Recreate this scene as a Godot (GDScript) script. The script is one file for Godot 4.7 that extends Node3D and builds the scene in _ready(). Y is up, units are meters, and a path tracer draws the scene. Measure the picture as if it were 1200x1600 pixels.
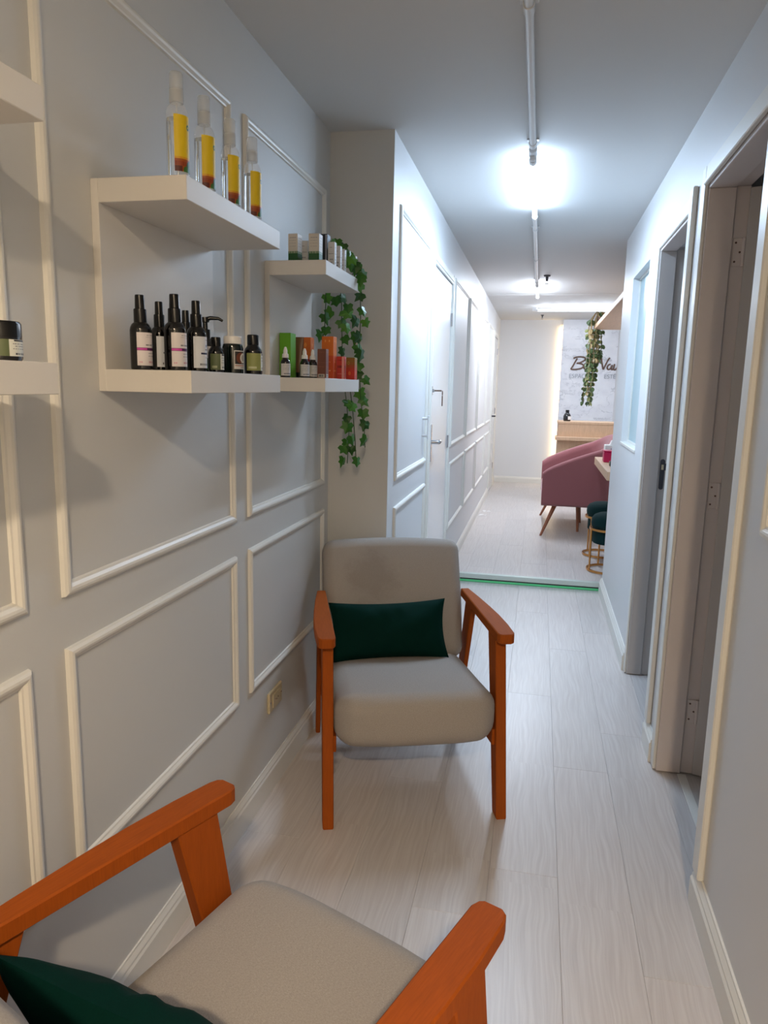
extends Node3D

# ------------------------------------------------------------------ geometry collector
class MB:
	var v := PackedVector3Array()
	var n := PackedVector3Array()
	var t := PackedVector2Array()
	var idx := PackedInt32Array()

	func _add(p: Vector3, nn: Vector3, u := Vector2.ZERO) -> int:
		v.append(p); n.append(nn); t.append(u)
		return v.size() - 1

	# polygon a b c (d), turned so that it faces along ref
	func face(p: Array, ref: Vector3, uv := []) -> void:
		var nn: Vector3 = (p[1] - p[0]).cross(p[2] - p[0])
		if nn.length() < 1e-14 and p.size() > 3:
			nn = (p[2] - p[0]).cross(p[3] - p[0])
		if nn.length() < 1e-14:
			return
		nn = nn.normalized()
		var turn := nn.dot(ref) < 0.0
		if turn:
			nn = -nn
		var k := []
		for i in p.size():
			k.append(_add(p[i], nn, uv[i] if uv.size() > i else Vector2.ZERO))
		for i in range(1, p.size() - 1):
			if turn:
				idx.append_array([k[0], k[i], k[i + 1]])
			else:
				idx.append_array([k[0], k[i + 1], k[i]])

	func box(c: Vector3, s: Vector3, b := 0.0, bs := Basis()) -> void:
		var h := s * 0.5
		b = minf(b, minf(h.x, minf(h.y, h.z)) * 0.8)
		for i in 3:
			var j := (i + 1) % 3
			var k := (i + 2) % 3
			for si in [-1.0, 1.0]:
				var q := []
				for w in [[-1, -1], [1, -1], [1, 1], [-1, 1]]:
					var p := Vector3.ZERO
					p[i] = si * h[i]; p[j] = w[0] * (h[j] - b); p[k] = w[1] * (h[k] - b)
					q.append(c + bs * p)
				var r := Vector3.ZERO
				r[i] = si
				face(q, bs * r)
				if b > 0.0:
					for sj in [-1.0, 1.0]:
						var e := []
						for w in [[0, -1], [0, 1], [1, 1], [1, -1]]:
							var p := Vector3.ZERO
							p[i] = si * (h[i] - (b if w[0] == 1 else 0.0))
							p[j] = sj * (h[j] - (0.0 if w[0] == 1 else b))
							p[k] = w[1] * (h[k] - b)
							e.append(c + bs * p)
						var r2 := Vector3.ZERO
						r2[i] = si; r2[j] = sj
						face(e, bs * r2)
		if b > 0.0:
			for x in [-1.0, 1.0]:
				for y in [-1.0, 1.0]:
					for z in [-1.0, 1.0]:
						var sg := Vector3(x, y, z)
						var q := []
						for i in 3:
							var p := sg * (h - Vector3(b, b, b))
							p[i] = sg[i] * h[i]
							q.append(c + bs * p)
						face(q, bs * sg)

	func span(a: Vector3, e: Vector3, b := 0.0) -> void:
		box((a + e) * 0.5, (e - a).abs(), b)

	# rows of points; smooth; faces away from "inside" (closed shapes) or along ref
	func grid(rows: Array, close_u := false, close_v := false, turn := false, uvs := []) -> void:
		var R := rows.size()
		var C: int = rows[0].size()
		var base := v.size()
		var nn := []
		nn.resize(R * C)
		nn.fill(Vector3.ZERO)
		var RR := R if close_v else R - 1
		var CC := C if close_u else C - 1
		var tris := []
		for r in RR:
			for c in CC:
				var r1 := (r + 1) % R
				var c1 := (c + 1) % C
				for q in [[[r, c], [r1, c], [r1, c1]], [[r, c], [r1, c1], [r, c1]]]:
					var A: Vector3 = rows[q[0][0]][q[0][1]]
					var B: Vector3 = rows[q[1][0]][q[1][1]]
					var D: Vector3 = rows[q[2][0]][q[2][1]]
					var f := (B - A).cross(D - A)
					if turn:
						f = -f
					if f.length() > 1e-16:
						for w in q:
							nn[w[0] * C + w[1]] += f
						tris.append([q[0][0] * C + q[0][1], q[1][0] * C + q[1][1], q[2][0] * C + q[2][1]])
		for r in R:
			for c in C:
				var x: Vector3 = nn[r * C + c]
				_add(rows[r][c], x.normalized() if x.length() > 1e-16 else Vector3.UP, uvs[r][c] if uvs.size() > r else Vector2(float(c) / maxf(C - 1, 1), float(r) / maxf(R - 1, 1)))
		for q in tris:
			if turn:
				idx.append_array([base + q[0], base + q[1], base + q[2]])
			else:
				idx.append_array([base + q[0], base + q[2], base + q[1]])

	# profile of Vector2(radius, height) from bottom to top, outside faces out
	func lathe(prof: Array, seg := 20, at := Vector3.ZERO, bs := Basis()) -> void:
		var runs := [[prof[0]]]
		for i in range(1, prof.size()):
			runs[-1].append(prof[i])
			if i < prof.size() - 1:
				var d0: Vector2 = (prof[i] - prof[i - 1]).normalized()
				var d1: Vector2 = (prof[i + 1] - prof[i]).normalized()
				if d0.dot(d1) < 0.8:
					runs.append([prof[i]])
		for run in runs:
			var rows := []
			for p in run:
				var row := PackedVector3Array()
				for k in seg + 1:
					var a := TAU * k / seg
					row.append(at + bs * Vector3(cos(a) * p.x, p.y, sin(a) * p.x))
				rows.append(row)
			grid(rows, false, false, false)

	func tube(path: Array, rad: Variant, seg := 8, caps := true, flat := 1.0) -> void:
		var rows := []
		var up := Vector3.UP
		var d0: Vector3 = (path[1] - path[0]).normalized()
		if absf(d0.dot(up)) > 0.95:
			up = Vector3.RIGHT
		var side := d0.cross(up).normalized()
		for i in path.size():
			var d: Vector3 = (path[mini(i + 1, path.size() - 1)] - path[maxi(i - 1, 0)]).normalized()
			side = (side - d * side.dot(d)).normalized()
			var o := side.cross(d).normalized()
			var r: float = rad[i] if rad is Array else rad
			var row := PackedVector3Array()
			for k in seg:
				var a := TAU * k / seg
				row.append(path[i] + side * cos(a) * r + o * sin(a) * r * flat)
			rows.append(row)
		grid(rows, true, false, true)
		if caps:
			var n0 := path.size() - 1
			face(Array(rows[0]), -d0)
			face(Array(rows[n0]), (path[n0] - path[n0 - 1]).normalized())

	# polygon in xy carried along z from z0 to z1, edges bevelled by b, placed with tr
	func extrude(poly: PackedVector2Array, z0: float, z1: float, b := 0.0, tr := Transform3D()) -> void:
		if not Geometry2D.is_polygon_clockwise(poly):
			poly.reverse()
		var m := poly.size()
		var inn := PackedVector2Array()
		for i in m:
			var e0 := (poly[i] - poly[(i + m - 1) % m]).normalized()
			var e1 := (poly[(i + 1) % m] - poly[i]).normalized()
			var w := Vector2(e0.y, -e0.x) + Vector2(e1.y, -e1.x)
			w = w.normalized() * b / maxf(0.35, w.normalized().dot(Vector2(e0.y, -e0.x)))
			inn.append(poly[i] + w)
		var inside := Vector2.ZERO
		for p in poly:
			inside += p / m
		for i in m:
			var j := (i + 1) % m
			var e := poly[j] - poly[i]
			var out := Vector3(-e.y, e.x, 0).normalized()
			var q := func(p: Vector2, z: float) -> Vector3: return tr * Vector3(p.x, p.y, z)
			var ref: Vector3 = tr.basis * out
			face([q.call(poly[i], z0 + b), q.call(poly[j], z0 + b), q.call(poly[j], z1 - b), q.call(poly[i], z1 - b)], ref)
			if b > 0.0:
				var zz: Vector3 = tr.basis * Vector3(0, 0, 1)
				face([q.call(poly[i], z0 + b), q.call(poly[j], z0 + b), q.call(inn[j], z0), q.call(inn[i], z0)], ref - zz)
				face([q.call(poly[i], z1 - b), q.call(poly[j], z1 - b), q.call(inn[j], z1), q.call(inn[i], z1)], ref + zz)
		var tri := Geometry2D.triangulate_polygon(inn)
		for s in [0, 1]:
			var z := z1 if s else z0
			var ref: Vector3 = tr.basis * Vector3(0, 0, 1 if s else -1)
			for i in range(0, tri.size(), 3):
				var q := []
				for w in 3:
					q.append(tr * Vector3(inn[tri[i + w]].x, inn[tri[i + w]].y, z))
				face(q, ref)

	# rounded, welded, smooth box of half size h; every point passes through warp
	func soft(h: Vector3, r: float, m: Vector3i, warp: Callable) -> void:
		var at := {}
		var pts := []
		var nor := []
		var cs := []
		for a in 3:
			var l := []
			var inner := h[a] - r
			for ph in [-45.0, -30.0, -15.0]:
				l.append(-inner + r * tan(deg_to_rad(ph)))
			for i in m[a] + 1:
				l.append(lerpf(-inner, inner, float(i) / m[a]))
			for ph in [15.0, 30.0, 45.0]:
				l.append(inner + r * tan(deg_to_rad(ph)))
			cs.append(l)
		var tris := []
		for i in 3:
			var j := (i + 1) % 3
			var k := (i + 2) % 3
			for s in [-1.0, 1.0]:
				var g := []
				for a in cs[j]:
					var row := []
					for b in cs[k]:
						var p := Vector3.ZERO
						p[i] = s * h[i]; p[j] = a; p[k] = b
						var inn := p.clamp(-(h - Vector3.ONE * r), h - Vector3.ONE * r)
						var d := (p - inn)
						var pos := inn + d.normalized() * r
						var key := Vector3i((pos * 20000.0).round())
						if not at.has(key):
							at[key] = pts.size()
							pts.append(pos)
							nor.append(Vector3.ZERO)
						row.append(at[key])
					g.append(row)
				for a in g.size() - 1:
					for b in g[0].size() - 1:
						var q := [g[a][b], g[a + 1][b], g[a + 1][b + 1], g[a][b + 1]]
						if s < 0:
							q.reverse()
						tris.append([q[0], q[1], q[2]])
						tris.append([q[0], q[2], q[3]])
		var w := []
		for p in pts:
			w.append(warp.call(p))
		for q in tris:
			var f: Vector3 = (w[q[1]] - w[q[0]]).cross(w[q[2]] - w[q[0]])
			for x in q:
				nor[x] += f
		var base := v.size()
		for i in pts.size():
			_add(w[i], nor[i].normalized(), Vector2(pts[i].x / h.x * 0.5 + 0.5, 0.5 - pts[i].y / h.y * 0.5))
		for q in tris:
			idx.append_array([base + q[0], base + q[2], base + q[1]])

	func mesh() -> ArrayMesh:
		var a := []
		a.resize(Mesh.ARRAY_MAX)
		a[Mesh.ARRAY_VERTEX] = v
		a[Mesh.ARRAY_NORMAL] = n
		a[Mesh.ARRAY_TEX_UV] = t
		a[Mesh.ARRAY_INDEX] = idx
		var m := ArrayMesh.new()
		m.add_surface_from_arrays(Mesh.PRIMITIVE_TRIANGLES, a)
		return m

# ------------------------------------------------------------------ scene helpers
var M := {}
var used := {}
var rng := RandomNumberGenerator.new()

func numbered(called: String) -> String:
	if not used.has(called):
		used[called] = 0
		return called
	used[called] += 1
	return "%s_%03d" % [called, used[called]]

func obj(called: String, m: Variant, material: Material, parent: Node = null) -> MeshInstance3D:
	var o := MeshInstance3D.new()
	o.mesh = m.mesh() if m is MB else m
	o.material_override = material
	if parent == null:
		o.name = numbered(called)
		add_child(o)
	else:
		o.name = called
		parent.add_child(o, true)
	return o

func thing(called: String, label: String, category: String, at := Vector3.ZERO, turn := 0.0, group := "") -> Node3D:
	var o := Node3D.new()
	o.name = numbered(called)
	add_child(o)
	o.position = at
	o.rotation.y = turn
	tag(o, label, category, group)
	return o

func tag(o: Node, label := "", category := "", group := "", kind := "") -> void:
	for k in [["label", label], ["category", category], ["group", group], ["kind", kind]]:
		if k[1] != "":
			o.set_meta(k[0], k[1])

func copy(o: Node3D, at: Vector3, turn: float, label: String) -> Node3D:
	var c: Node3D = o.duplicate()
	c.name = numbered(String(o.name))
	add_child(c)
	c.position = at
	c.rotation.y = turn
	c.set_meta("label", label)
	return c

func structure(called: String, m: Variant, material: Material, label := "") -> MeshInstance3D:
	var o := obj(called, m, material)
	tag(o, label, "", "", "structure")
	return o

func frame_node(called: String, label := "") -> Node3D:
	var o := Node3D.new()
	o.name = numbered(called)
	add_child(o)
	tag(o, label, "", "", "structure")
	return o

func mat(called: String, c: Color, rough := 0.6, metal := 0.0, spec := 0.5) -> StandardMaterial3D:
	var m := StandardMaterial3D.new()
	m.resource_name = called
	m.albedo_color = c
	m.roughness = rough
	m.metallic = metal
	m.metallic_specular = spec
	M[called] = m
	return m

func noise(freq: float, oct := 3, sd := 1) -> FastNoiseLite:
	var f := FastNoiseLite.new()
	f.noise_type = FastNoiseLite.TYPE_SIMPLEX_SMOOTH
	f.seed = sd
	f.frequency = freq
	f.fractal_octaves = oct
	return f

func image_texture(im: Image) -> ImageTexture:
	im.generate_mipmaps()
	return ImageTexture.create_from_image(im)

# greys around white from stretched noise, to multiply a colour with
func grain(w: int, h: int, fx: float, fy: float, lo: float, hi: float, sd: int) -> ImageTexture:
	var im := Image.create(w, h, false, Image.FORMAT_RGB8)
	var f := noise(1.0, 4, sd)
	var g := noise(1.0, 2, sd + 7)
	for y in h:
		for x in w:
			# seamless by blending the tile with itself
			var a := f.get_noise_2d(x * fx, y * fy)
			var a2 := f.get_noise_2d((x - w) * fx, y * fy)
			var s := float(x) / w
			var q := lerpf(a, a2, s * s * (3.0 - 2.0 * s)) + 0.4 * g.get_noise_2d(x * fx * 0.15, y * fy * 0.3)
			var k := clampf(lerpf(lo, hi, 0.5 + 0.75 * q), 0.0, 1.0)
			im.set_pixel(x, y, Color(k, k, k))
	return image_texture(im)

func tri_tex(m: StandardMaterial3D, tx: Texture2D, sc: Vector3) -> void:
	m.albedo_texture = tx
	m.uv1_triplanar = true
	m.uv1_scale = sc

func lamp_omni(called: String, at: Vector3, energy: float, c: Color, size: float, parent: Node) -> void:
	var l := OmniLight3D.new()
	l.name = called
	l.light_color = c
	l.light_energy = energy
	l.light_size = size
	l.omni_range = 30.0
	l.omni_attenuation = 2.0
	l.shadow_enabled = true
	parent.add_child(l, true)
	l.position = at

# ------------------------------------------------------------------ the place
const LEFT := -0.85        # face of the near left wall
const INNER := -0.595      # face of the left wall past the corner
const RIGHT := 0.505       # face of the right wall
const CORNER := -2.9       # where the left wall steps inwards
const STEP := -5.18        # the step up to the far room
const RAISED := 0.06
const FAR := -10.65
const FAR_RIGHT := 1.02
const TOP := 2.37
const BACK := 3.2          # wall behind the camera

const COOL := Color(0.79, 0.89, 1.0)
const COOL_FAR := Color(0.90, 0.94, 1.0)
const WARM := Color(1.0, 0.90, 0.765)
const TUBE_ENERGY := 2.3
const FAR_ENERGY := 2.5
const WARM_ENERGY := 6.4

func _ready() -> void:
	rng.seed = 7
	var cam := Camera3D.new()
	cam.name = "camera"
	add_child(cam)
	cam.position = Vector3(0, 1.40, 0)
	cam.rotation_order = EULER_ORDER_YXZ
	cam.rotation_degrees = Vector3(-9.843, 11.814, 1.214)
	cam.fov = 70.75
	cam.near = 0.05
	cam.current = true
	var we := WorldEnvironment.new()
	we.name = "environment"
	var env := Environment.new()
	env.background_mode = Environment.BG_COLOR
	env.background_color = Color(0, 0, 0)
	env.tonemap_mode = Environment.TONE_MAPPER_LINEAR
	env.tonemap_exposure = 1.0
	env.sdfgi_enabled = true
	env.ssao_enabled = true
	env.ssil_enabled = true
	we.environment = env
	add_child(we)
	materials()
	shell()
	floors()
	mouldings()
	openings()
	lights()
	armchairs()
	shelves()
	far_room()
	shelf_goods()
	ivy()
	small_things()

func materials() -> void:
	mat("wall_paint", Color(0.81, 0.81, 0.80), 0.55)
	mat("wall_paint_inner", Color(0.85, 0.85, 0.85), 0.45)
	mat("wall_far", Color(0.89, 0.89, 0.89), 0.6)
	mat("ceiling_paint", Color(0.83, 0.83, 0.825), 0.8)
	mat("trim_white", Color(0.89, 0.88, 0.85), 0.4)
	mat("door_white", Color(0.89, 0.89, 0.89), 0.22)
	mat("jamb", Color(0.84, 0.80, 0.785), 0.45)
	mat("leaf_grey", Color(0.74, 0.72, 0.71), 0.5)
	mat("shelf_white", Color(0.84, 0.825, 0.80), 0.45)
	mat("chrome", Color(0.75, 0.75, 0.76), 0.18, 1.0)
	mat("dark_metal", Color(0.30, 0.30, 0.32), 0.35, 0.8)
	mat("gold", Color(0.80, 0.58, 0.34), 0.28, 1.0)
	mat("bronze", Color(0.42, 0.33, 0.28), 0.4, 0.6)
	mat("plastic_white", Color(0.88, 0.88, 0.88), 0.35)
	mat("plastic_cream", Color(0.80, 0.75, 0.62), 0.35)
	mat("black_plastic", Color(0.02, 0.02, 0.022), 0.25)
	mat("black_glass", Color(0.025, 0.018, 0.015), 0.08, 0.0, 0.6)
	mat("green_glass", Color(0.01, 0.06, 0.035), 0.08, 0.0, 0.6)
	mat("amber", Color(0.10, 0.025, 0.015), 0.08, 0.0, 0.6)
	mat("white_cap", Color(0.92, 0.91, 0.90), 0.4)
	mat("sub_floor", Color(0.66, 0.63, 0.6), 0.5)
	mat("plank_gap", Color(0.68, 0.64, 0.62), 0.8)
	mat("metal_edge", Color(0.78, 0.82, 0.79), 0.35, 0.3)
	mat("green_strip", Color(0.36, 0.80, 0.52), 0.4)
	mat("frost", Color(0.78, 0.87, 0.89, 0.85), 0.3)
	M.frost.transparency = BaseMaterial3D.TRANSPARENCY_ALPHA
	var cl := mat("clear_plastic", Color(0.97, 0.98, 0.98, 0.16), 0.06)
	cl.transparency = BaseMaterial3D.TRANSPARENCY_ALPHA
	var fc := mat("frost_cap", Color(0.85, 0.86, 0.86, 0.34), 0.3)
	fc.transparency = BaseMaterial3D.TRANSPARENCY_ALPHA
	var fk := mat("frost_collar", Color(0.80, 0.81, 0.81, 0.55), 0.3)
	fk.transparency = BaseMaterial3D.TRANSPARENCY_ALPHA
	# chair wood: one colour with grain running along the part
	var wood := grain(256, 256, 0.5, 0.02, 0.90, 1.0, 3)
	for a in [["wood_y", Vector3(3.0, 3.0, 3.0)], ["wood_arm", Vector3(3.0, 3.0, 3.0)]]:
		var w := mat(a[0], Color(0.655, 0.315, 0.065), 0.7, 0.0, 0.3)
		tri_tex(w, wood, a[1])
	var pw := mat("pale_wood", Color(0.83, 0.69, 0.56), 0.5)
	tri_tex(pw, wood, Vector3(2.0, 2.0, 2.0))
	var lw := mat("leg_wood", Color(0.62, 0.36, 0.22), 0.45)
	tri_tex(lw, wood, Vector3(4.0, 4.0, 4.0))
	var weave := grain(256, 256, 0.8, 0.8, 0.80, 1.0, 11)
	for a in [["linen", Color(0.71, 0.68, 0.65)], ["pink_velvet", Color(0.66, 0.42, 0.43)], ["green_velvet", Color(0.03, 0.17, 0.17)], ["green_satin", Color(0.0, 0.17, 0.145)]]:
		var m := mat(a[0], a[1], 0.85, 0.0, 0.3)
		tri_tex(m, weave, Vector3(6, 6, 6))
		m.rim_enabled = true
		m.rim = 0.25
		m.rim_tint = 0.6
	M.green_satin.roughness = 0.8
	M.green_satin.metallic_specular = 0.2
	M.green_satin.rim_tint = 0.9
	M.pink_velvet.rim = 1.0
	M.pink_velvet.rim_tint = 0.3
	# backrest cloth with a soft, uneven darker patch left of centre
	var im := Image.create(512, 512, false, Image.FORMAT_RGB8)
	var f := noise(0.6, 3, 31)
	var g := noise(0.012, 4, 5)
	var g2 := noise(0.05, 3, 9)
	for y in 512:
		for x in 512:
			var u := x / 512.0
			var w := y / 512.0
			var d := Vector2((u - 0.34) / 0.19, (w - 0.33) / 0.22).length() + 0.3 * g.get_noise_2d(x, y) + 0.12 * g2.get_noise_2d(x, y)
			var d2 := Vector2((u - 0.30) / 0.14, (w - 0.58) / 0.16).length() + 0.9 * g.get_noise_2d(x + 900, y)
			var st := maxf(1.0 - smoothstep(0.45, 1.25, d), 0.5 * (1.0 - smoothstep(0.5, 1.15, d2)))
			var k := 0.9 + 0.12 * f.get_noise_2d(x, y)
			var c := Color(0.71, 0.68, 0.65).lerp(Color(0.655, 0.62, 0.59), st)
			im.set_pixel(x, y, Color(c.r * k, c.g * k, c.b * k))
	var sl := mat("linen_darker_patch", Color.WHITE, 0.85, 0.0, 0.3)
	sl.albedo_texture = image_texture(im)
	# pale ash laminate
	var plank := Image.create(256, 1024, false, Image.FORMAT_RGB8)
	var n1 := noise(1.0, 4, 21)
	var n2 := noise(1.0, 2, 22)
	for y in 1024:
		for x in 256:
			var bend := 14.0 * n2.get_noise_2d(x * 0.006, y * 0.004)
			var q := n1.get_noise_2d((x + bend) * 0.07, y * 0.003) * 0.8 + n1.get_noise_2d((x + bend) * 0.35, y * 0.006 + 300.0) * 0.25
			var k := clampf(0.5 + 0.8 * q, 0.0, 1.0)
			plank.set_pixel(x, y, Color(0.77, 0.74, 0.725).lerp(Color(0.84, 0.82, 0.805), k))
	var pt := image_texture(plank)
	for k in 5:
		var m := mat("plank_%d" % k, [Color(1, 1, 1), Color(0.98, 0.977, 0.975), Color(0.99, 0.985, 0.98), Color(0.972, 0.972, 0.972), Color(1, 0.992, 0.987)][k], 0.33, 0.0, 0.5)
		m.albedo_texture = pt
		m.uv1_offset = Vector3(0.17 * k, 0.23 * k, 0)
	# grey veined marble
	var mb := Image.create(512, 1024, false, Image.FORMAT_RGB8)
	var m1 := noise(0.006, 5, 41)
	var m2 := noise(0.02, 4, 42)
	for y in 1024:
		for x in 512:
			var q := 1.0 - absf(m1.get_noise_2d(x + 60.0 * m2.get_noise_2d(x, y), y))
			var ve := smoothstep(0.93, 1.0, q) * (0.5 + 0.5 * m2.get_noise_2d(x * 0.5, y * 0.5 + 500))
			var cl2 := 0.5 + 0.5 * m2.get_noise_2d(x * 0.6 + 99, y * 0.6)
			mb.set_pixel(x, y, Color(0.95, 0.955, 0.97).lerp(Color(0.88, 0.885, 0.91), cl2).lerp(Color(0.66, 0.67, 0.70), 0.7 * ve))
	mat("marble", Color.WHITE, 0.25).albedo_texture = image_texture(mb)
	for a in [["ivy_dark", Color(0.12, 0.31, 0.05)], ["ivy_mid", Color(0.19, 0.42, 0.06)], ["ivy_light", Color(0.28, 0.51, 0.08)], ["vine_green", Color(0.27, 0.35, 0.20)], ["vine_pale", Color(0.55, 0.58, 0.36)], ["vine_dry", Color(0.60, 0.52, 0.36)]]:
		var m := mat(a[0], a[1], 0.45)
		m.cull_mode = BaseMaterial3D.CULL_DISABLED
		m.backlight_enabled = true
		m.backlight = a[1] * 0.6
	mat("stem", Color(0.16, 0.30, 0.10), 0.6)

func shell() -> void:
	# ceiling and walls, all with thickness
	var m := MB.new()
	m.span(Vector3(-1.1, TOP, BACK + 0.2), Vector3(2.2, TOP + 0.15, FAR - 0.2))
	structure("ceiling", m, M.ceiling_paint)
	m = MB.new()
	m.span(Vector3(LEFT - 0.2, -0.15, BACK + 0.2), Vector3(LEFT, TOP, CORNER - 0.2))
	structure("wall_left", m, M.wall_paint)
	m = MB.new()
	m.span(Vector3(LEFT, -0.15, CORNER), Vector3(INNER, TOP, CORNER - 0.01))
	structure("wall_corner", m, M.wall_paint)
	m = MB.new()
	m.span(Vector3(LEFT, -0.15, CORNER - 0.01), Vector3(INNER - 0.12, TOP, CORNER - 0.12))
	m.span(Vector3(INNER - 0.12, -0.15, CORNER - 0.01), Vector3(INNER, TOP, -4.0))
	m.span(Vector3(INNER - 0.12, 2.07, -4.0), Vector3(INNER, TOP, -4.84))
	m.span(Vector3(INNER - 0.12, -0.15, -4.84), Vector3(INNER, TOP, -9.31))
	m.span(Vector3(INNER - 0.12, 2.07, -9.31), Vector3(INNER, TOP, -10.08))
	m.span(Vector3(INNER - 0.12, -0.15, -10.08), Vector3(INNER, TOP, FAR - 0.2))
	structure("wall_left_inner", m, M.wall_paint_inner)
	m = MB.new()
	m.span(Vector3(INNER, -0.15, FAR), Vector3(FAR_RIGHT + 0.1, TOP, FAR - 0.2))
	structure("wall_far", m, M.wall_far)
	m = MB.new()
	m.span(Vector3(-1.1, -0.15, BACK), Vector3(2.2, TOP, BACK + 0.2))
	structure("wall_back", m, M.wall_paint)
	# right wall with two doorways and a window
	m = MB.new()
	var x0 := RIGHT
	var x1 := RIGHT + 0.13
	m.span(Vector3(x0, -0.15, BACK), Vector3(x1, TOP, -1.95))
	m.span(Vector3(x0, 2.08, -1.95), Vector3(x1, TOP, -2.68))
	m.span(Vector3(x0, -0.15, -2.68), Vector3(x1, TOP, -2.91))
	m.span(Vector3(x0, 2.05, -2.91), Vector3(x1, TOP, -3.64))
	m.span(Vector3(x0, -0.15, -3.64), Vector3(x1, TOP, -3.97))
	m.span(Vector3(x0, -0.15, -3.97), Vector3(x1, 1.10, -4.64))
	m.span(Vector3(x0, 2.06, -3.97), Vector3(x1, TOP, -4.64))
	m.span(Vector3(x0, -0.15, -4.64), Vector3(x1, TOP, -5.15))
	m.span(Vector3(x1, -0.15, -5.03), Vector3(2.0, TOP, -5.15))
	structure("wall_right", m, M.wall_paint_inner)
	m = MB.new()
	m.span(Vector3(FAR_RIGHT, -0.15, -5.15), Vector3(FAR_RIGHT + 0.15, TOP, FAR))
	structure("wall_right_far", m, M.wall_far)
	# the two rooms behind the doorways
	m = MB.new()
	m.span(Vector3(2.0, -0.15, BACK), Vector3(2.15, TOP, -5.15))
	m.span(Vector3(x1, -0.15, -2.76), Vector3(2.0, TOP, -2.84))
	m.span(Vector3(x1, -0.15, -0.9), Vector3(2.0, TOP, -0.8))
	structure("wall_side_rooms", m, M.wall_paint)

func floors() -> void:
	var base := MB.new()
	base.span(Vector3(-1.1, -0.15, BACK + 0.2), Vector3(2.2, -0.009, STEP))
	base.span(Vector3(-0.62, -0.15, STEP - 0.012), Vector3(FAR_RIGHT, RAISED - 0.009, FAR))
	var fl := structure("floor", base, M.plank_gap)
	var w := 0.197
	var cache := {}
	var k := 0
	# [first column edge, columns, from z, to z, height, least x, most x]
	for zone in [[-0.855, 8, 1.2, STEP, 0.0, LEFT, RIGHT + 0.8], [-0.658, 9, STEP - 0.012, FAR, RAISED, INNER, FAR_RIGHT]]:
		for c in zone[1]:
			var xa: float = maxf(zone[0] + c * w, zone[5])
			var xb: float = minf(zone[0] + (c + 1) * w, zone[6])
			if xb - xa < 0.01:
				continue
			var z: float = zone[2]
			# joints of the column with x from -0.067 lie at -1.96 and -3.25; the others are staggered
			var first := fposmod(-1.96 + [0.0, 0.43, 0.86, 0.215, 0.0, 0.645, 0.32, 0.1, 0.5][c], 1.29)
			var cut := floorf((z - first) / 1.29) * 1.29 + first
			while z > zone[3] + 0.001:
				var ze := maxf(cut, zone[3])
				if z - ze > 0.01:
					var o := obj("plank", plank_mesh(xb - xa, z - ze, cache), M["plank_%d" % ((c * 3 + k * 2 + k / 3) % 5)], fl)
					o.position = Vector3((xa + xb) * 0.5, zone[4], (z + ze) * 0.5)
					k += 1
				z = ze
				cut = ze - 1.29
	# floor of the side rooms beyond the planks
	var side := MB.new()
	side.span(Vector3(RIGHT + 0.8, -0.009, -0.9), Vector3(2.0, 0.0, -5.03))
	obj("side_room_floor", side, M.sub_floor, fl)
	# step: white nosing, dark groove, green strip at its foot
	var st := frame_node("trim_step", "white metal nosing of the step with a green strip at its foot")
	var m := MB.new()
	m.span(Vector3(INNER, 0.028, STEP + 0.014), Vector3(RIGHT, RAISED + 0.003, STEP - 0.03), 0.002)
	obj("nosing", m, M.metal_edge, st)
	m = MB.new()
	m.span(Vector3(INNER, 0.0, STEP), Vector3(RIGHT, 0.028, STEP - 0.02))
	obj("riser", m, M.dark_metal, st)
	m = MB.new()
	m.span(Vector3(INNER, 0.001, STEP + 0.010), Vector3(RIGHT, 0.017, STEP), 0.002)
	var gs := obj("green_strip", m, M.green_strip, st)
	tag(gs, "green strip")

func plank_mesh(w: float, l: float, cache: Dictionary) -> ArrayMesh:
	var key := "%.3f_%.3f" % [w, l]
	if cache.has(key):
		return cache[key]
	var m := MB.new()
	var g := 0.0002
	var b := 0.0006
	var a := Vector2(w * 0.5 - g, l * 0.5 - g)
	var t := Vector2(a.x - b, a.y - b)
	var uv := func(p: Vector3) -> Vector2: return Vector2(p.x / 0.197 + 0.5, p.z / 1.29)
	var top := [Vector3(-t.x, 0, -t.y), Vector3(t.x, 0, -t.y), Vector3(t.x, 0, t.y), Vector3(-t.x, 0, t.y)]
	var rim := [Vector3(-a.x, -b, -a.y), Vector3(a.x, -b, -a.y), Vector3(a.x, -b, a.y), Vector3(-a.x, -b, a.y)]
	var low := []
	for p in rim:
		low.append(Vector3(p.x, -0.008, p.z))
	m.face(top, Vector3.UP, top.map(uv))
	m.face(low, Vector3.DOWN, low.map(uv))
	for i in 4:
		var j := (i + 1) % 4
		var out: Vector3 = (rim[i] + rim[j]) * 0.5
		m.face([top[i], top[j], rim[j], rim[i]], out + Vector3.UP, [uv.call(top[i]), uv.call(top[j]), uv.call(rim[j]), uv.call(rim[i])])
		m.face([rim[i], rim[j], low[j], low[i]], out, [uv.call(rim[i]), uv.call(rim[j]), uv.call(rim[j]), uv.call(rim[i])])
	cache[key] = m.mesh()
	return cache[key]

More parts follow.
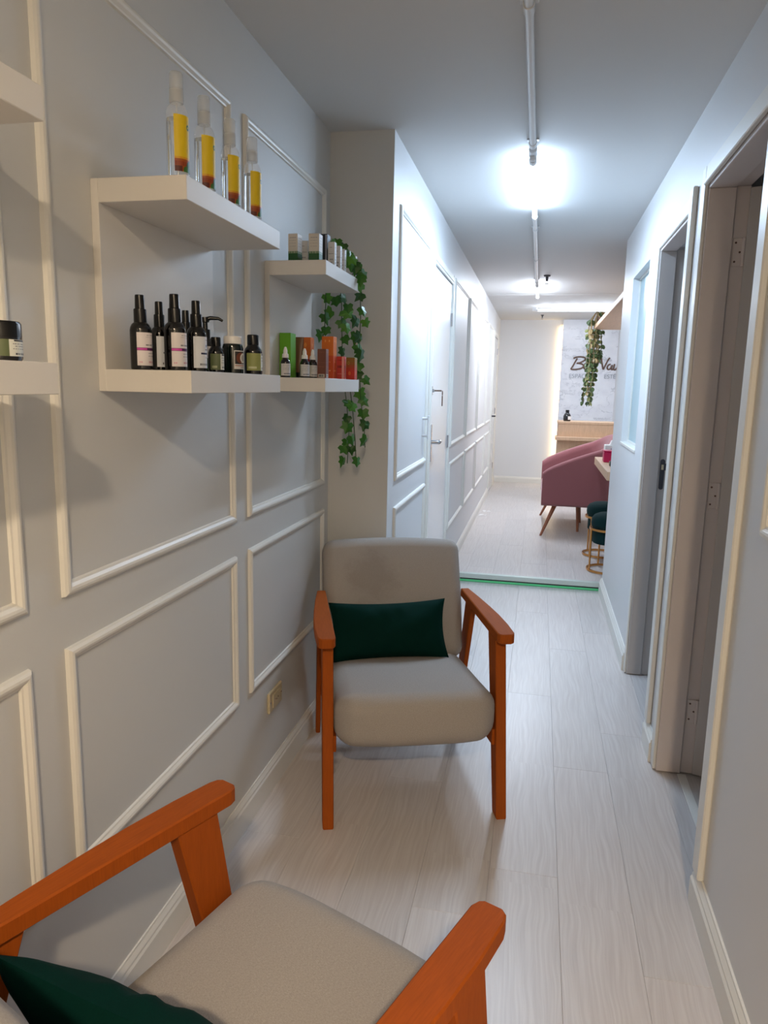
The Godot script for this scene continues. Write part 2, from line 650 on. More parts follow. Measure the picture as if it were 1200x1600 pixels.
# one mitred piece of a wall frame: side 0 bottom, 1 top, 2 start, 3 end; u runs along -z
func frame_piece(u0: float, u1: float, y0: float, y1: float, side: int, face_x: float, out: float) -> MB:
	var m := MB.new()
	var prof := [[0.0, 0.0], [0.002, 0.008], [0.007, 0.0115], [0.012, 0.0125], [0.017, 0.011], [0.0225, 0.006], [0.026, 0.005], [0.028, 0.0]]
	var rows := []
	for p in prof:
		var t: float = p[0]
		var a: Vector3
		var b: Vector3
		var x: float = face_x + out * p[1]
		match side:
			0: a = Vector3(x, y0 + t, -(u0 + t)); b = Vector3(x, y0 + t, -(u1 - t))
			1: a = Vector3(x, y1 - t, -(u0 + t)); b = Vector3(x, y1 - t, -(u1 - t))
			2: a = Vector3(x, y0 + t, -(u0 + t)); b = Vector3(x, y1 - t, -(u0 + t))
			3: a = Vector3(x, y0 + t, -(u1 - t)); b = Vector3(x, y1 - t, -(u1 - t))
		rows.append([a, b])
	var centre := Vector3(face_x, (y0 + y1) * 0.5, -(u0 + u1) * 0.5)
	for i in prof.size() - 1:
		var h: float = prof[i + 1][1] - prof[i][1]
		var inward := Vector3(0, [1, -1, 0, 0][side], [0, 0, -1, 1][side])
		m.face([rows[i][0], rows[i][1], rows[i + 1][1], rows[i + 1][0]], Vector3(out, 0, 0) * 0.01 * (prof[i + 1][0] - prof[i][0]) * 100.0 - inward * h)
	m.face([rows[0][0], rows[0][1], rows[-1][1], rows[-1][0]], Vector3(-out, 0, 0))
	return m

func panel_frame(u0: float, u1: float, y0: float, y1: float, face_x: float, out: float) -> void:
	var t := frame_node("trim")
	for s in 4:
		obj("moulding", frame_piece(u0, u1, y0, y1, s, face_x, out), M.trim_white, t)

func baseboard(called: String, a: Vector3, b: Vector3, out: Vector3, h := 0.1, th := 0.013) -> void:
	var m := MB.new()
	var d := (b - a).normalized()
	var bs := Basis(out, Vector3.UP, d)
	var p := PackedVector2Array([Vector2(0, 0), Vector2(th, 0), Vector2(th, h * 0.72), Vector2(th * 0.75, h * 0.78), Vector2(th * 0.75, h * 0.84), Vector2(th * 0.35, h * 0.95), Vector2(th * 0.3, h), Vector2(0, h)])
	m.extrude(p, 0, (b - a).length(), 0.0, Transform3D(bs, a))
	structure(called, m, M.trim_white)

func mouldings() -> void:
	# near left wall
	for a in [[0.25, 1.045], [1.145, 1.935], [2.03, 2.82]]:
		panel_frame(a[0], a[1], 1.0, 2.14, LEFT, 1.0)
		panel_frame(a[0], a[1], 0.43, 0.90, LEFT, 1.0)
	# left wall past the corner
	for a in [[3.03, 3.885], [5.01, 5.99], [6.10, 7.08], [7.21, 8.19], [8.34, 9.14]]:
		panel_frame(a[0], a[1], 1.0, 2.13, INNER, 1.0)
		panel_frame(a[0], a[1], 0.41, 0.885, INNER, 1.0)
	# near right wall
	panel_frame(0.9, 1.715, 1.09, 2.14, RIGHT, -1.0)
	baseboard("baseboard_left", Vector3(LEFT, 0, BACK), Vector3(LEFT, 0, CORNER), Vector3.RIGHT, 0.105)
	baseboard("baseboard_corner", Vector3(LEFT + 0.013, 0, CORNER), Vector3(INNER, 0, CORNER), Vector3.BACK)
	baseboard("baseboard_left_inner", Vector3(INNER, 0, CORNER), Vector3(INNER, 0, -3.94), Vector3.RIGHT)
	baseboard("baseboard_left_landing", Vector3(INNER, 0, -4.90), Vector3(INNER, 0, STEP), Vector3.RIGHT)
	baseboard("baseboard_left_far", Vector3(INNER, RAISED, STEP), Vector3(INNER, RAISED, -9.25), Vector3.RIGHT, 0.09)
	baseboard("baseboard_left_end", Vector3(INNER, RAISED, -10.14), Vector3(INNER, RAISED, FAR), Vector3.RIGHT, 0.09)
	baseboard("baseboard_far", Vector3(INNER + 0.013, RAISED, FAR), Vector3(0.27, RAISED, FAR), Vector3.BACK, 0.09)
	baseboard("baseboard_right", Vector3(RIGHT, 0, BACK), Vector3(RIGHT, 0, -1.95), Vector3.LEFT, 0.105, 0.02)
	baseboard("baseboard_right_middle", Vector3(RIGHT, 0, -2.73), Vector3(RIGHT, 0, -2.91), Vector3.LEFT, 0.105, 0.02)
	baseboard("baseboard_right_far", Vector3(RIGHT, 0, -3.67), Vector3(RIGHT, 0, -5.15), Vector3.LEFT, 0.105, 0.02)

func openings() -> void:
	# nearest doorway on the right with its leaf swung into the room
	var d := frame_node("door_1", "open doorway with white casing and grey door swung inwards")
	var m := MB.new()
	m.span(Vector3(RIGHT - 0.012, 0.004, -2.672), Vector3(RIGHT, 2.135, -2.73), 0.003)
	obj("casing", m, M.trim_white, d)
	m = MB.new()
	m.span(Vector3(RIGHT - 0.012, 2.08, -1.95), Vector3(RIGHT, 2.135, -2.672), 0.003)
	m.span(Vector3(RIGHT - 0.018, 2.072, -1.95), Vector3(RIGHT - 0.002, 2.088, -2.672), 0.003)
	obj("casing", m, M.trim_white, d)
	m = MB.new()
	m.span(Vector3(RIGHT - 0.018, 0.105, -1.885), Vector3(RIGHT, 2.15, -1.95), 0.004)
	obj("casing", m, M.trim_white, d)
	m = MB.new()
	m.span(Vector3(RIGHT, 0.004, -2.662), Vector3(RIGHT + 0.085, 2.062, -2.68), 0.002)
	m.span(Vector3(RIGHT + 0.085, 0.004, -2.672), Vector3(RIGHT + 0.13, 2.068, -2.68), 0.002)
	obj("jamb", m, M.jamb, d)
	m = MB.new()
	m.span(Vector3(RIGHT, 2.062, -1.95), Vector3(RIGHT + 0.085, 2.08, -2.68), 0.002)
	m.span(Vector3(RIGHT + 0.085, 2.068, -1.95), Vector3(RIGHT + 0.13, 2.08, -2.68), 0.002)
	obj("head_jamb", m, M.jamb, d)
	for y in [0.25, 1.05, 1.86]:
		m = MB.new()
		m.span(Vector3(RIGHT + 0.09, y - 0.045, -2.668), Vector3(RIGHT + 0.122, y + 0.045, -2.672), 0.0015)
		m.tube([Vector3(RIGHT + 0.122, y - 0.045, -2.664), Vector3(RIGHT + 0.122, y + 0.045, -2.664)], 0.006, 8)
		var h := obj("hinge", m, M.jamb, d)
		for s in [[0.098, 0.03], [0.112, 0.0], [0.098, -0.03]]:
			m = MB.new()
			m.tube([Vector3(RIGHT + s[0], y + s[1], -2.666), Vector3(RIGHT + s[0], y + s[1], -2.6675)], 0.0035, 8)
			obj("screw", m, M.bronze, h)
	m = MB.new()
	m.span(Vector3(0, 0.008, -0.035), Vector3(0.7, 2.06, 0.0), 0.002)
	var lf := obj("door_leaf", m, M.leaf_grey, d)
	lf.position = Vector3(RIGHT + 0.125, 0, -2.66)
	lf.rotation.y = deg_to_rad(-20)
	m = MB.new()
	m.span(Vector3(RIGHT + 0.075, 0.0, -1.95), Vector3(RIGHT + 0.105, 0.004, -2.66), 0.001)
	obj("threshold_strip", m, M.trim_white, d)
	# second doorway
	d = frame_node("door_2", "narrow open doorway with a dark strike plate on its grey jamb")
	m = MB.new()
	m.span(Vector3(RIGHT - 0.01, 0.004, -3.632), Vector3(RIGHT, 2.10, -3.672), 0.003)
	obj("casing", m, M.trim_white, d)
	m = MB.new()
	m.span(Vector3(RIGHT - 0.01, 2.045, -2.905), Vector3(RIGHT, 2.10, -3.632), 0.003)
	obj("casing", m, M.trim_white, d)
	m = MB.new()
	m.span(Vector3(RIGHT - 0.018, 0.105, -2.84), Vector3(RIGHT, 2.115, -2.905), 0.004)
	obj("casing", m, M.trim_white, d)
	m = MB.new()
	m.span(Vector3(RIGHT, 0.004, -3.622), Vector3(RIGHT + 0.07, 2.035, -3.64), 0.002)
	m.span(Vector3(RIGHT + 0.07, 0.004, -3.632), Vector3(RIGHT + 0.13, 2.042, -3.64), 0.002)
	obj("jamb", m, M.leaf_grey, d)
	m = MB.new()
	m.span(Vector3(RIGHT, 2.035, -2.905), Vector3(RIGHT + 0.07, 2.05, -3.64), 0.002)
	obj("head_jamb", m, M.jamb, d)
	m = MB.new()
	var sp := PackedVector2Array()
	for k in 16:
		var a := TAU * k / 16.0
		sp.append(Vector2(0.011 * cos(a), 0.062 * signf(sin(a) + 1e-6) + 0.011 * sin(a)))
	m.extrude(sp, 0, 0.003, 0.0005, Transform3D(Basis(), Vector3(RIGHT + 0.088, 1.015, -3.632)))
	m.span(Vector3(RIGHT + 0.096, 1.035, -3.632), Vector3(RIGHT + 0.108, 1.068, -3.628), 0.001)
	var pl := obj("strike_plate", m, M.dark_metal, d)
	m = MB.new()
	m.span(Vector3(RIGHT + 0.083, 1.038, -3.628), Vector3(RIGHT + 0.093, 1.062, -3.6285))
	obj("latch_hole", m, M.plastic_cream, pl)
	# frosted inner window
	var w := frame_node("window_1", "narrow frosted window set deep in the white wall")
	m = MB.new()
	m.span(Vector3(RIGHT + 0.045, 1.10, -3.97), Vector3(RIGHT + 0.053, 2.06, -4.64))
	obj("pane", m, M.frost, w)
	m = MB.new()
	m.span(Vector3(RIGHT - 0.006, 1.085, -3.965), Vector3(RIGHT + 0.045, 1.103, -4.645), 0.003)
	obj("window_sill", m, M.trim_white, w)
	m = MB.new()
	for s in [[1.103, -3.97, 2.06, -3.982], [1.103, -4.628, 2.06, -4.64], [2.048, -3.982, 2.06, -4.628], [1.103, -3.982, 1.113, -4.628]]:
		m.span(Vector3(RIGHT + 0.035, s[0], s[1]), Vector3(RIGHT + 0.045, s[2], s[3]), 0.001)
	obj("window_frame", m, M.trim_white, w)
	# closed doors on the left
	d = frame_node("door_3", "closed glossy white door with chrome lever and a key in its upper lock")
	closed_door(d, -4.0, -4.84, 0.0)
	m = MB.new()
	m.span(Vector3(INNER + 0.004, 0.985, -4.035), Vector3(INNER + 0.013, 1.20, -4.075), 0.004)
	var hp := obj("handle_plate", m, M.chrome, d)
	m = MB.new()
	m.tube([Vector3(INNER - 0.004, 1.098, -4.055), Vector3(INNER + 0.045, 1.098, -4.055), Vector3(INNER + 0.052, 1.098, -4.066), Vector3(INNER + 0.05, 1.096, -4.16)], [0.011, 0.011, 0.013, 0.010], 10)
	obj("lever", m, M.chrome, hp)
	m = MB.new()
	m.tube([Vector3(INNER - 0.004, 1.03, -4.055), Vector3(INNER + 0.01, 1.03, -4.055)], 0.009, 12)
	obj("key_cylinder", m, M.chrome, hp)
	m = MB.new()
	m.span(Vector3(INNER + 0.004, 1.36, -4.045), Vector3(INNER + 0.010, 1.41, -4.075), 0.003)
	m.tube([Vector3(INNER - 0.006, 1.385, -4.06), Vector3(INNER + 0.02, 1.385, -4.06)], 0.009, 10)
	var ul := obj("upper_lock", m, M.chrome, d)
	m = MB.new()
	m.tube([Vector3(INNER + 0.015, 1.385, -4.06), Vector3(INNER + 0.06, 1.385, -4.06)], 0.004, 8)
	var ring := []
	for k in 13:
		ring.append(Vector3(INNER + 0.065, 1.372 + 0.013 * cos(TAU * k / 12.0), -4.06 + 0.013 * sin(TAU * k / 12.0)))
	m.tube(ring, 0.0018, 6, false)
	m.span(Vector3(INNER + 0.062, 1.30, -4.054), Vector3(INNER + 0.068, 1.358, -4.066), 0.002)
	obj("key", m, M.bronze, ul)
	d = frame_node("door_4", "closed white door in the far corner of the corridor")
	closed_door(d, -9.31, -10.08, RAISED)
	m = MB.new()
	m.span(Vector3(INNER + 0.004, 0.93, -9.36), Vector3(INNER + 0.013, 1.11, -9.40), 0.004)
	hp = obj("handle_plate", m, M.chrome, d)
	m = MB.new()
	m.tube([Vector3(INNER - 0.004, 1.06, -9.385), Vector3(INNER + 0.05, 1.06, -9.385), Vector3(INNER + 0.05, 1.058, -9.49)], [0.010, 0.010, 0.008], 10)
	obj("lever", m, M.dark_metal, hp)

func closed_door(d: Node3D, za: float, zb: float, y: float) -> void:
	var m := MB.new()
	m.span(Vector3(INNER - 0.03, y + 0.006, za - 0.010), Vector3(INNER + 0.004, 2.056, zb + 0.010), 0.002)
	obj("door_leaf", m, M.door_white, d)
	for s in [[za + 0.06, za - 0.008], [zb + 0.008, zb - 0.06]]:
		m = MB.new()
		m.span(Vector3(INNER - 0.002, y, s[0]), Vector3(INNER + 0.012, 2.12, s[1]), 0.003)
		m.span(Vector3(INNER + 0.010, y, lerpf(s[0], s[1], 0.25)), Vector3(INNER + 0.016, 2.12, lerpf(s[0], s[1], 0.75)), 0.002)
		obj("casing", m, M.trim_white, d)
	m = MB.new()
	m.span(Vector3(INNER - 0.002, 2.062, za - 0.008), Vector3(INNER + 0.012, 2.12, zb + 0.008), 0.003)
	m.span(Vector3(INNER + 0.010, 2.077, za - 0.008), Vector3(INNER + 0.016, 2.105, zb + 0.008), 0.002)
	obj("casing", m, M.trim_white, d)
	for h in [0.3, 1.05, 1.84]:
		m = MB.new()
		m.tube([Vector3(INNER + 0.008, h + y - 0.04, zb + 0.012), Vector3(INNER + 0.008, h + y + 0.04, zb + 0.012)], 0.007, 8)
		obj("hinge", m, M.chrome, d)

# ------------------------------------------------------------------ lights
func tube_light(label: String, a: Vector3, b: Vector3, energy: float, col: Color, up := 0.026) -> void:
	var mid := (a + b) * 0.5
	var l := thing("tube_light", label, "light", mid, 0.0, "ceiling tube lights")
	var d := (b - a).normalized()
	var len := (b - a).length()
	var gl := StandardMaterial3D.new()
	gl.resource_name = "tube_glow"
	gl.albedo_color = Color(0.95, 0.95, 0.95)
	gl.emission_enabled = true
	gl.emission = col
	gl.emission_energy_multiplier = 4.0
	var n := 3
	for k in n:
		var p := a.lerp(b, (k + 0.0) / n) - mid
		var q := a.lerp(b, (k + 1.0) / n) - mid
		var m := MB.new()
		m.tube([p, q], 0.0135, 14, false)
		obj("glass", m, gl, l)
		for w in [0.25, 0.75]:
			lamp_omni("glow", p.lerp(q, w), energy * up, col, 0.013, l)
	# most of the light leaves downwards, as from a tube with its back to the ceiling
	var al := AreaLight3D.new()
	al.name = "glow_down"
	al.area_size = Vector2(0.026, len)
	al.light_color = col
	al.light_energy = energy
	al.area_range = 30.0
	al.shadow_enabled = true
	l.add_child(al)
	al.position = Vector3(0, -0.0145, 0)
	al.basis = Basis(d.cross(Vector3.UP), d, Vector3.UP).orthonormalized()
	for e in [[a, -d], [b, d]]:
		var m := MB.new()
		var p: Vector3 = e[0] - mid
		m.tube([p - e[1] * 0.012, p + e[1] * 0.012, p + e[1] * 0.03], [0.0155, 0.0155, 0.015], 14)
		var so := Vector3(absf(d.x) * 0.03 + 0.024, 0.05, absf(d.z) * 0.03 + 0.024)
		m.box(p + e[1] * 0.03 + Vector3(0, 0.014, 0), so, 0.004)
		obj("socket", m, M.plastic_white, l)

func lights() -> void:
	tube_light("lit white tube light on the near ceiling, between two lengths of conduit", Vector3(-0.08, TOP - 0.045, -3.22), Vector3(-0.078, TOP - 0.045, -4.2), TUBE_ENERGY, COOL)
	tube_light("lit tube light running lengthways on the far ceiling past the sprinkler", Vector3(-0.075, TOP - 0.045, -6.9), Vector3(-0.075, TOP - 0.045, -7.7), FAR_ENERGY, COOL_FAR)
	tube_light("lit tube light running crosswise on the ceiling before the marble wall", Vector3(-0.08, TOP - 0.045, -8.95), Vector3(0.95, TOP - 0.045, -8.95), FAR_ENERGY * 0.5, COOL_FAR, 0.06)
	# flat warm panel lamp on the ceiling behind the camera
	var at := Vector3(0.22, TOP, 0.95)
	var l := thing("ceiling_lamp", "square warm panel lamp on the ceiling over the near end of the corridor", "lamp", at)
	var m := MB.new()
	m.span(Vector3(-0.075, -0.02, -0.075), Vector3(0.075, 0.0, 0.075), 0.003)
	for q in [[-0.075, -0.075, 0.075, -0.052], [-0.075, 0.052, 0.075, 0.075], [-0.075, -0.052, -0.052, 0.052], [0.052, -0.052, 0.075, 0.052]]:
		m.span(Vector3(q[0], -0.029, q[1]), Vector3(q[2], -0.02, q[3]), 0.002)  # projecting lip added as a baffle, keeping lamp light off the upper walls
	obj("frame", m, M.plastic_white, l)
	var gl := StandardMaterial3D.new()
	gl.resource_name = "lamp_glow"
	gl.albedo_color = Color(0.95, 0.93, 0.9)
	gl.emission_enabled = true
	gl.emission = WARM
	gl.emission_energy_multiplier = 3.0
	m = MB.new()
	m.span(Vector3(-0.051, -0.0215, -0.051), Vector3(0.051, -0.018, 0.051), 0.001)
	obj("diffuser", m, gl, l)
	var pa := AreaLight3D.new()
	pa.name = "panel_glow"
	pa.area_size = Vector2(0.10, 0.10)
	pa.light_color = WARM
	pa.light_energy = WARM_ENERGY
	pa.area_range = 30.0
	pa.shadow_enabled = true
	l.add_child(pa)
	pa.position = Vector3(0, -0.023, 0)
	pa.rotation_degrees = Vector3(-90, 0, 0)
	# warm strip along the hidden edge of the marble panel
	m = MB.new()
	m.span(Vector3(0.262, 0.15, FAR + 0.008), Vector3(0.27, 2.30, FAR + 0.03))
	gl = StandardMaterial3D.new()
	gl.resource_name = "strip_glow"
	gl.albedo_color = Color(0.95, 0.9, 0.8)
	gl.emission_enabled = true
	gl.emission = Color(1.0, 0.84, 0.58)
	gl.emission_energy_multiplier = 4.0
	var s := obj("light_strip", m, gl)
	tag(s, "warm light strip along the left edge of the marble panel", "light")
	var al := AreaLight3D.new()
	al.name = "strip_light"
	al.area_size = Vector2(0.02, 2.1)
	al.light_color = Color(1.0, 0.84, 0.58)
	al.light_energy = 0.3
	al.shadow_enabled = true
	add_child(al)
	al.position = Vector3(0.258, 1.22, FAR + 0.02)
	al.rotation_degrees = Vector3(0, 90, 0)

# ------------------------------------------------------------------ armchairs
func make_armchair() -> Node3D:
	var t := thing("armchair", "", "armchair", Vector3.ZERO, 0.0, "wooden armchairs in the corridor")
	for s in [1.0, -1.0]:
		# arm board
		var p := PackedVector2Array()
		for q in [[0.268, 0.60], [0.300, 0.60], [0.312, 0.48], [0.321, 0.36], [0.326, 0.26], [0.326, 0.16], [0.321, 0.075], [0.316, 0.058], [0.306, 0.05], [0.276, 0.05], [0.268, 0.056], [0.263, 0.07]]:
			p.append(Vector2(q[0] * s, q[1]))
		var m := MB.new()
		m.extrude(p, 0.0, 0.033, 0.003, Transform3D(Basis(Vector3.RIGHT, Vector3.FORWARD, Vector3.UP), Vector3(0, 0.587, 0)))
		obj("arm", m, M.wood_arm, t)
		# front leg, tapering and reaching forward at the floor
		m = MB.new()
		var side := Transform3D(Basis(Vector3.FORWARD, Vector3.UP, Vector3.RIGHT), Vector3.ZERO)
		m.extrude(PackedVector2Array([Vector2(0.0, 0.0), Vector2(0.05, 0.0), Vector2(0.195, 0.587), Vector2(0.10, 0.587)]), 0.268 if s > 0 else -0.303, 0.303 if s > 0 else -0.268, 0.003, side)
		obj("leg", m, M.wood_y, t)
		# rear leg
		m = MB.new()
		m.extrude(PackedVector2Array([Vector2(0.66, 0.0), Vector2(0.70, 0.0), Vector2(0.64, 0.34), Vector2(0.57, 0.587), Vector2(0.47, 0.587), Vector2(0.56, 0.32)]), 0.282 if s > 0 else -0.300, 0.300 if s > 0 else -0.282, 0.003, side)
		obj("leg", m, M.wood_y, t)
		# side rail carrying the seat
		m = MB.new()
		m.extrude(PackedVector2Array([Vector2(0.06, 0.235), Vector2(0.63, 0.195), Vector2(0.63, 0.245), Vector2(0.06, 0.29)]), 0.258 if s > 0 else -0.283, 0.283 if s > 0 else -0.258, 0.002, side)
		obj("side_rail", m, M.wood_y, t)
	var m := MB.new()
	m.span(Vector3(-0.27, 0.195, -0.60), Vector3(0.27, 0.245, -0.63), 0.002)
	obj("rear_rail", m, M.wood_y, t)
	# seat: thick, round at the front, falling to the back
	m = MB.new()
	m.soft(Vector3(0.262, 0.09, 0.295), 0.06, Vector3i(8, 3, 9), func(p: Vector3) -> Vector3:
		var k := 1.0 - pow(absf(p.x) / 0.262, 4.0)
		var f := clampf((p.z + 0.295) / 0.59, 0.0, 1.0)
		var y := p.y * (0.76 + 0.24 * f) + 0.302 + 0.046 * f
		if p.y > 0.0:
			y += 0.010 * k * (1.0 - pow(absf(p.z) / 0.295, 4.0))
		return Vector3(p.x * (1.0 + 0.025 * (1.0 - pow(absf(p.y) / 0.09, 2.0)) * smoothstep(0.1, 0.295, p.z)), y, p.z - 0.302 + (0.016 * k - 0.022 * pow(absf(p.x) / 0.262, 4.0)) * smoothstep(0.1, 0.295, p.z)))
	obj("seat", m, M.linen, t)
	m = MB.new()
	m.soft(Vector3(0.276, 0.235, 0.058), 0.045, Vector3i(8, 7, 2), func(p: Vector3) -> Vector3:
		var k := (1.0 - pow(absf(p.x) / 0.276, 4.0)) * (1.0 - pow(absf(p.y) / 0.235, 4.0))
		var q := Vector3(p.x * (1.0 - 0.03 * smoothstep(0.0, 0.235, -p.y)), p.y + 0.012 * (1.0 - pow(p.x / 0.272, 2.0)) * smoothstep(0.05, 0.235, p.y), p.z + (0.014 * k if p.z > 0.0 else -0.008 * k))
		return Basis(Vector3.RIGHT, deg_to_rad(-24.0)) * q + Vector3(0, 0.568, -0.640))
	obj("backrest", m, M.linen, t)
	return t

func make_cushion(label: String) -> Node3D:
	# lumbar cushion: full in the middle, drawn out to points at its corners
	var m := MB.new()
	var rows := []
	var R := 18
	var C := 30
	for side in [1.0, -1.0]:
		rows = []
		for r in R + 1:
			var row := PackedVector3Array()
			for c in C + 1:
				var u := c * 2.0 / C - 1.0
				var w := r * 2.0 / R - 1.0
				var x := u * (0.224 - 0.016 * (1.0 - w * w))
				var y := w * (0.112 - 0.013 * (1.0 - u * u))
				var full := pow(maxf(1.0 - pow(absf(u), 2.6), 0.0), 0.55) * pow(maxf(1.0 - pow(absf(w), 2.4), 0.0), 0.55)
				var crease := 0.006 * sin(u * 14.0 + w * 4.0 + 2.0 * sin(u * 5.0)) * smoothstep(0.2, 0.9, absf(w)) * full + 0.004 * sin(u * 6.0 - w * 5.0) * full
				row.append(Vector3(x, y, side * (0.052 * full + crease)))
			rows.append(row)
		m.grid(rows, false, false, side > 0)
	var o := obj("lumbar_cushion", m, M.green_satin)
	tag(o, label, "cushion", "dark green lumbar cushions")
	return o

func armchairs() -> void:
	var a := make_armchair()
	a.set_meta("label", "linen armchair with orange wood frame facing the camera beneath the ivy")
	var th1 := deg_to_rad(19.5)
	var th2 := deg_to_rad(157.2)
	var p1 := Vector3(-0.3145, 0, -2.118)
	var p2 := Vector3(-0.274, 0, -1.166)
	copy(a, p2, th2, "linen armchair in the foreground, seen from behind, cut by the lower left edge")
	a.position = p1
	a.rotation.y = th1
	(a.get_node("backrest") as MeshInstance3D).material_override = M.linen_darker_patch
	var c := make_cushion("dark green cushion leaning on the backrest of the armchair facing the camera")
	c.transform = Transform3D(Basis(Vector3.UP, th1), p1) * Transform3D(Basis(Vector3(0, 0, 1), 0.02) * Basis(Vector3.RIGHT, deg_to_rad(-23)), Vector3(-0.035, 0.496, -0.478))
	var c2 := make_cushion("dark green cushion in the foreground armchair at the lower left corner")
	c2.transform = Transform3D(Basis(Vector3.UP, th2), p2) * Transform3D(Basis(Vector3.UP, 0.2) * Basis(Vector3.RIGHT, deg_to_rad(-24)), Vector3(0.035, 0.500, -0.452))

# ------------------------------------------------------------------ wall shelves
func make_shelf(label: String, z0: float, z1: float) -> void:
	var t := thing("wall_shelf", label, "shelf", Vector3(LEFT, 1.38, (z0 + z1) * 0.5), 0.0, "white wall shelf units")
	var h := absf(z1 - z0) * 0.5
	var m := MB.new()
	m.span(Vector3(0.0, 0, -h), Vector3(0.016, 0.395, h), 0.001)
	obj("back_panel", m, M.shelf_white, t)
	for y in [0.0, 0.352]:
		m = MB.new()
		m.span(Vector3(0.016, y, -h), Vector3(0.197, y + 0.043, h), 0.001)
		obj("board", m, M.shelf_white, t)

func shelves() -> void:
	make_shelf("white wall shelf unit cut by the left edge, holding one small jar", -0.42, -0.90)
	make_shelf("white wall shelf unit with yellow-label bottles on top and black bottles below", -1.295, -1.787)
	make_shelf("white wall shelf unit in the corner with ivy and small coloured boxes", -2.188, -2.618)

# ------------------------------------------------------------------ far room
func make_loveseat(label: String) -> Node3D:
	var t := thing("tub_loveseat", label, "loveseat")
	# shell: a U in plan, open to +z, its rim rising from the front to the back
	var path := []
	for k in 9:
		path.append([Vector2(-0.56, 0.30 - 0.42 * k / 8.0), Vector2(-1, 0), k / 8.0 * 0.5])
	for k in range(1, 16):
		var a := PI + PI * k / 16.0
		path.append([Vector2(0.56 * signf(cos(a)) * pow(absf(cos(a)), 0.7), -0.12 - 0.27 * pow(absf(sin(a)), 0.7)), Vector2(cos(a), sin(a)), 0.5 + 0.5 * sin(PI * k / 16.0)])
	for k in 9:
		path.append([Vector2(0.56, -0.12 + 0.42 * k / 8.0), Vector2(1, 0), 0.5 - k / 8.0 * 0.5])
	var rows := []
	for p in path:
		var rim: float = 0.59 + 0.33 * pow(p[2], 0.75)
		var o: Vector2 = p[1]
		var row := PackedVector3Array()
		for q in [[-0.035, 0.30], [0.0, 0.285], [0.012, 0.32], [0.02, 0.45], [0.022, rim - 0.03], [0.014, rim - 0.008], [-0.01, rim + 0.004], [-0.04, rim - 0.002], [-0.058, rim - 0.02], [-0.064, rim - 0.06], [-0.06, 0.42], [-0.055, 0.36]]:
			var x: Vector2 = p[0] + o * q[0]
			row.append(Vector3(x.x, q[1], x.y))
		rows.append(row)
	var m := MB.new()
	m.grid(rows, true, false, false)
	m.face(Array(rows[0]), Vector3(0, 0, 1))
	m.face(Array(rows[rows.size() - 1]), Vector3(0, 0, 1))
	obj("shell", m, M.pink_velvet, t)
	m = MB.new()
	m.soft(Vector3(0.495, 0.075, 0.30), 0.04, Vector3i(8, 2, 5), func(p: Vector3) -> Vector3: return Vector3(p.x, p.y + 0.36 + 0.01 * (1.0 - pow(p.x / 0.495, 2)), p.z - 0.0))
	obj("seat", m, M.pink_velvet, t)
	m = MB.new()
	m.box(Vector3(0, 0.285, -0.02), Vector3(0.98, 0.02, 0.5), 0.004)
	obj("base", m, M.dark_metal, t)
	for s in [[-0.46, 0.17, -0.57, 0.29], [0.46, 0.17, 0.57, 0.29], [-0.22, -0.08, -0.25, -0.11], [0.24, -0.05, 0.26, -0.06], [-0.46, -0.2, -0.52, -0.26], [0.46, -0.2, 0.52, -0.26]]:
		m = MB.new()
		m.tube([Vector3(s[0], 0.285, s[1]), Vector3(s[2], 0.0, s[3])], [0.021, 0.011], 10)
		obj("leg", m, M.leg_wood, t)
	return t

func make_stool(label: String) -> Node3D:
	var t := thing("stool", label, "stool", Vector3.ZERO, 0.0, "green velvet stools")
	var m := MB.new()
	m.lathe([Vector2(0, 0.33), Vector2(0.125, 0.33), Vector2(0.136, 0.345), Vector2(0.14, 0.37), Vector2(0.137, 0.40), Vector2(0.12, 0.425), Vector2(0.09, 0.44), Vector2(0.05, 0.447), Vector2(0.0, 0.449)], 28)
	obj("cushion", m, M.green_velvet, t)
	m = MB.new()
	m.lathe([Vector2(0, 0.215), Vector2(0.115, 0.215), Vector2(0.125, 0.225), Vector2(0.125, 0.325), Vector2(0, 0.325)], 28)
	obj("drum", m, M.green_velvet, t)
	for r in [[0.325, 0.15], [0.012, 0.155]]:
		m = MB.new()
		m.lathe([Vector2(r[1] - 0.010, r[0] - 0.008), Vector2(r[1], r[0] - 0.008), Vector2(r[1], r[0] + 0.008), Vector2(r[1] - 0.010, r[0] + 0.008), Vector2(r[1] - 0.010, r[0] - 0.008)], 36)
		obj("ring", m, M.gold, t)
	for k in 4:
		var a := TAU * k / 4.0 + 2.75
		m = MB.new()
		m.tube([Vector3(cos(a) * 0.147, 0.012, sin(a) * 0.147), Vector3(cos(a) * 0.147, 0.325, sin(a) * 0.147)], 0.007, 8)
		obj("leg", m, M.gold, t)
	return t

func stroke(m: MB, pts: Array, r: float) -> void:
	var c := Curve3D.new()
	for i in pts.size():
		var a: Vector2 = pts[maxi(i - 1, 0)]
		var b: Vector2 = pts[mini(i + 1, pts.size() - 1)]
		var tn := (b - a) / 6.0
		c.add_point(Vector3(pts[i].x, pts[i].y, 0), Vector3(-tn.x, -tn.y, 0), Vector3(tn.x, tn.y, 0))
	var n := 8 * (pts.size() - 1)
	var path := []
	for i in n + 1:
		path.append(c.samplef(float(i) / n * (pts.size() - 1)))
	m.tube(path, r, 6)

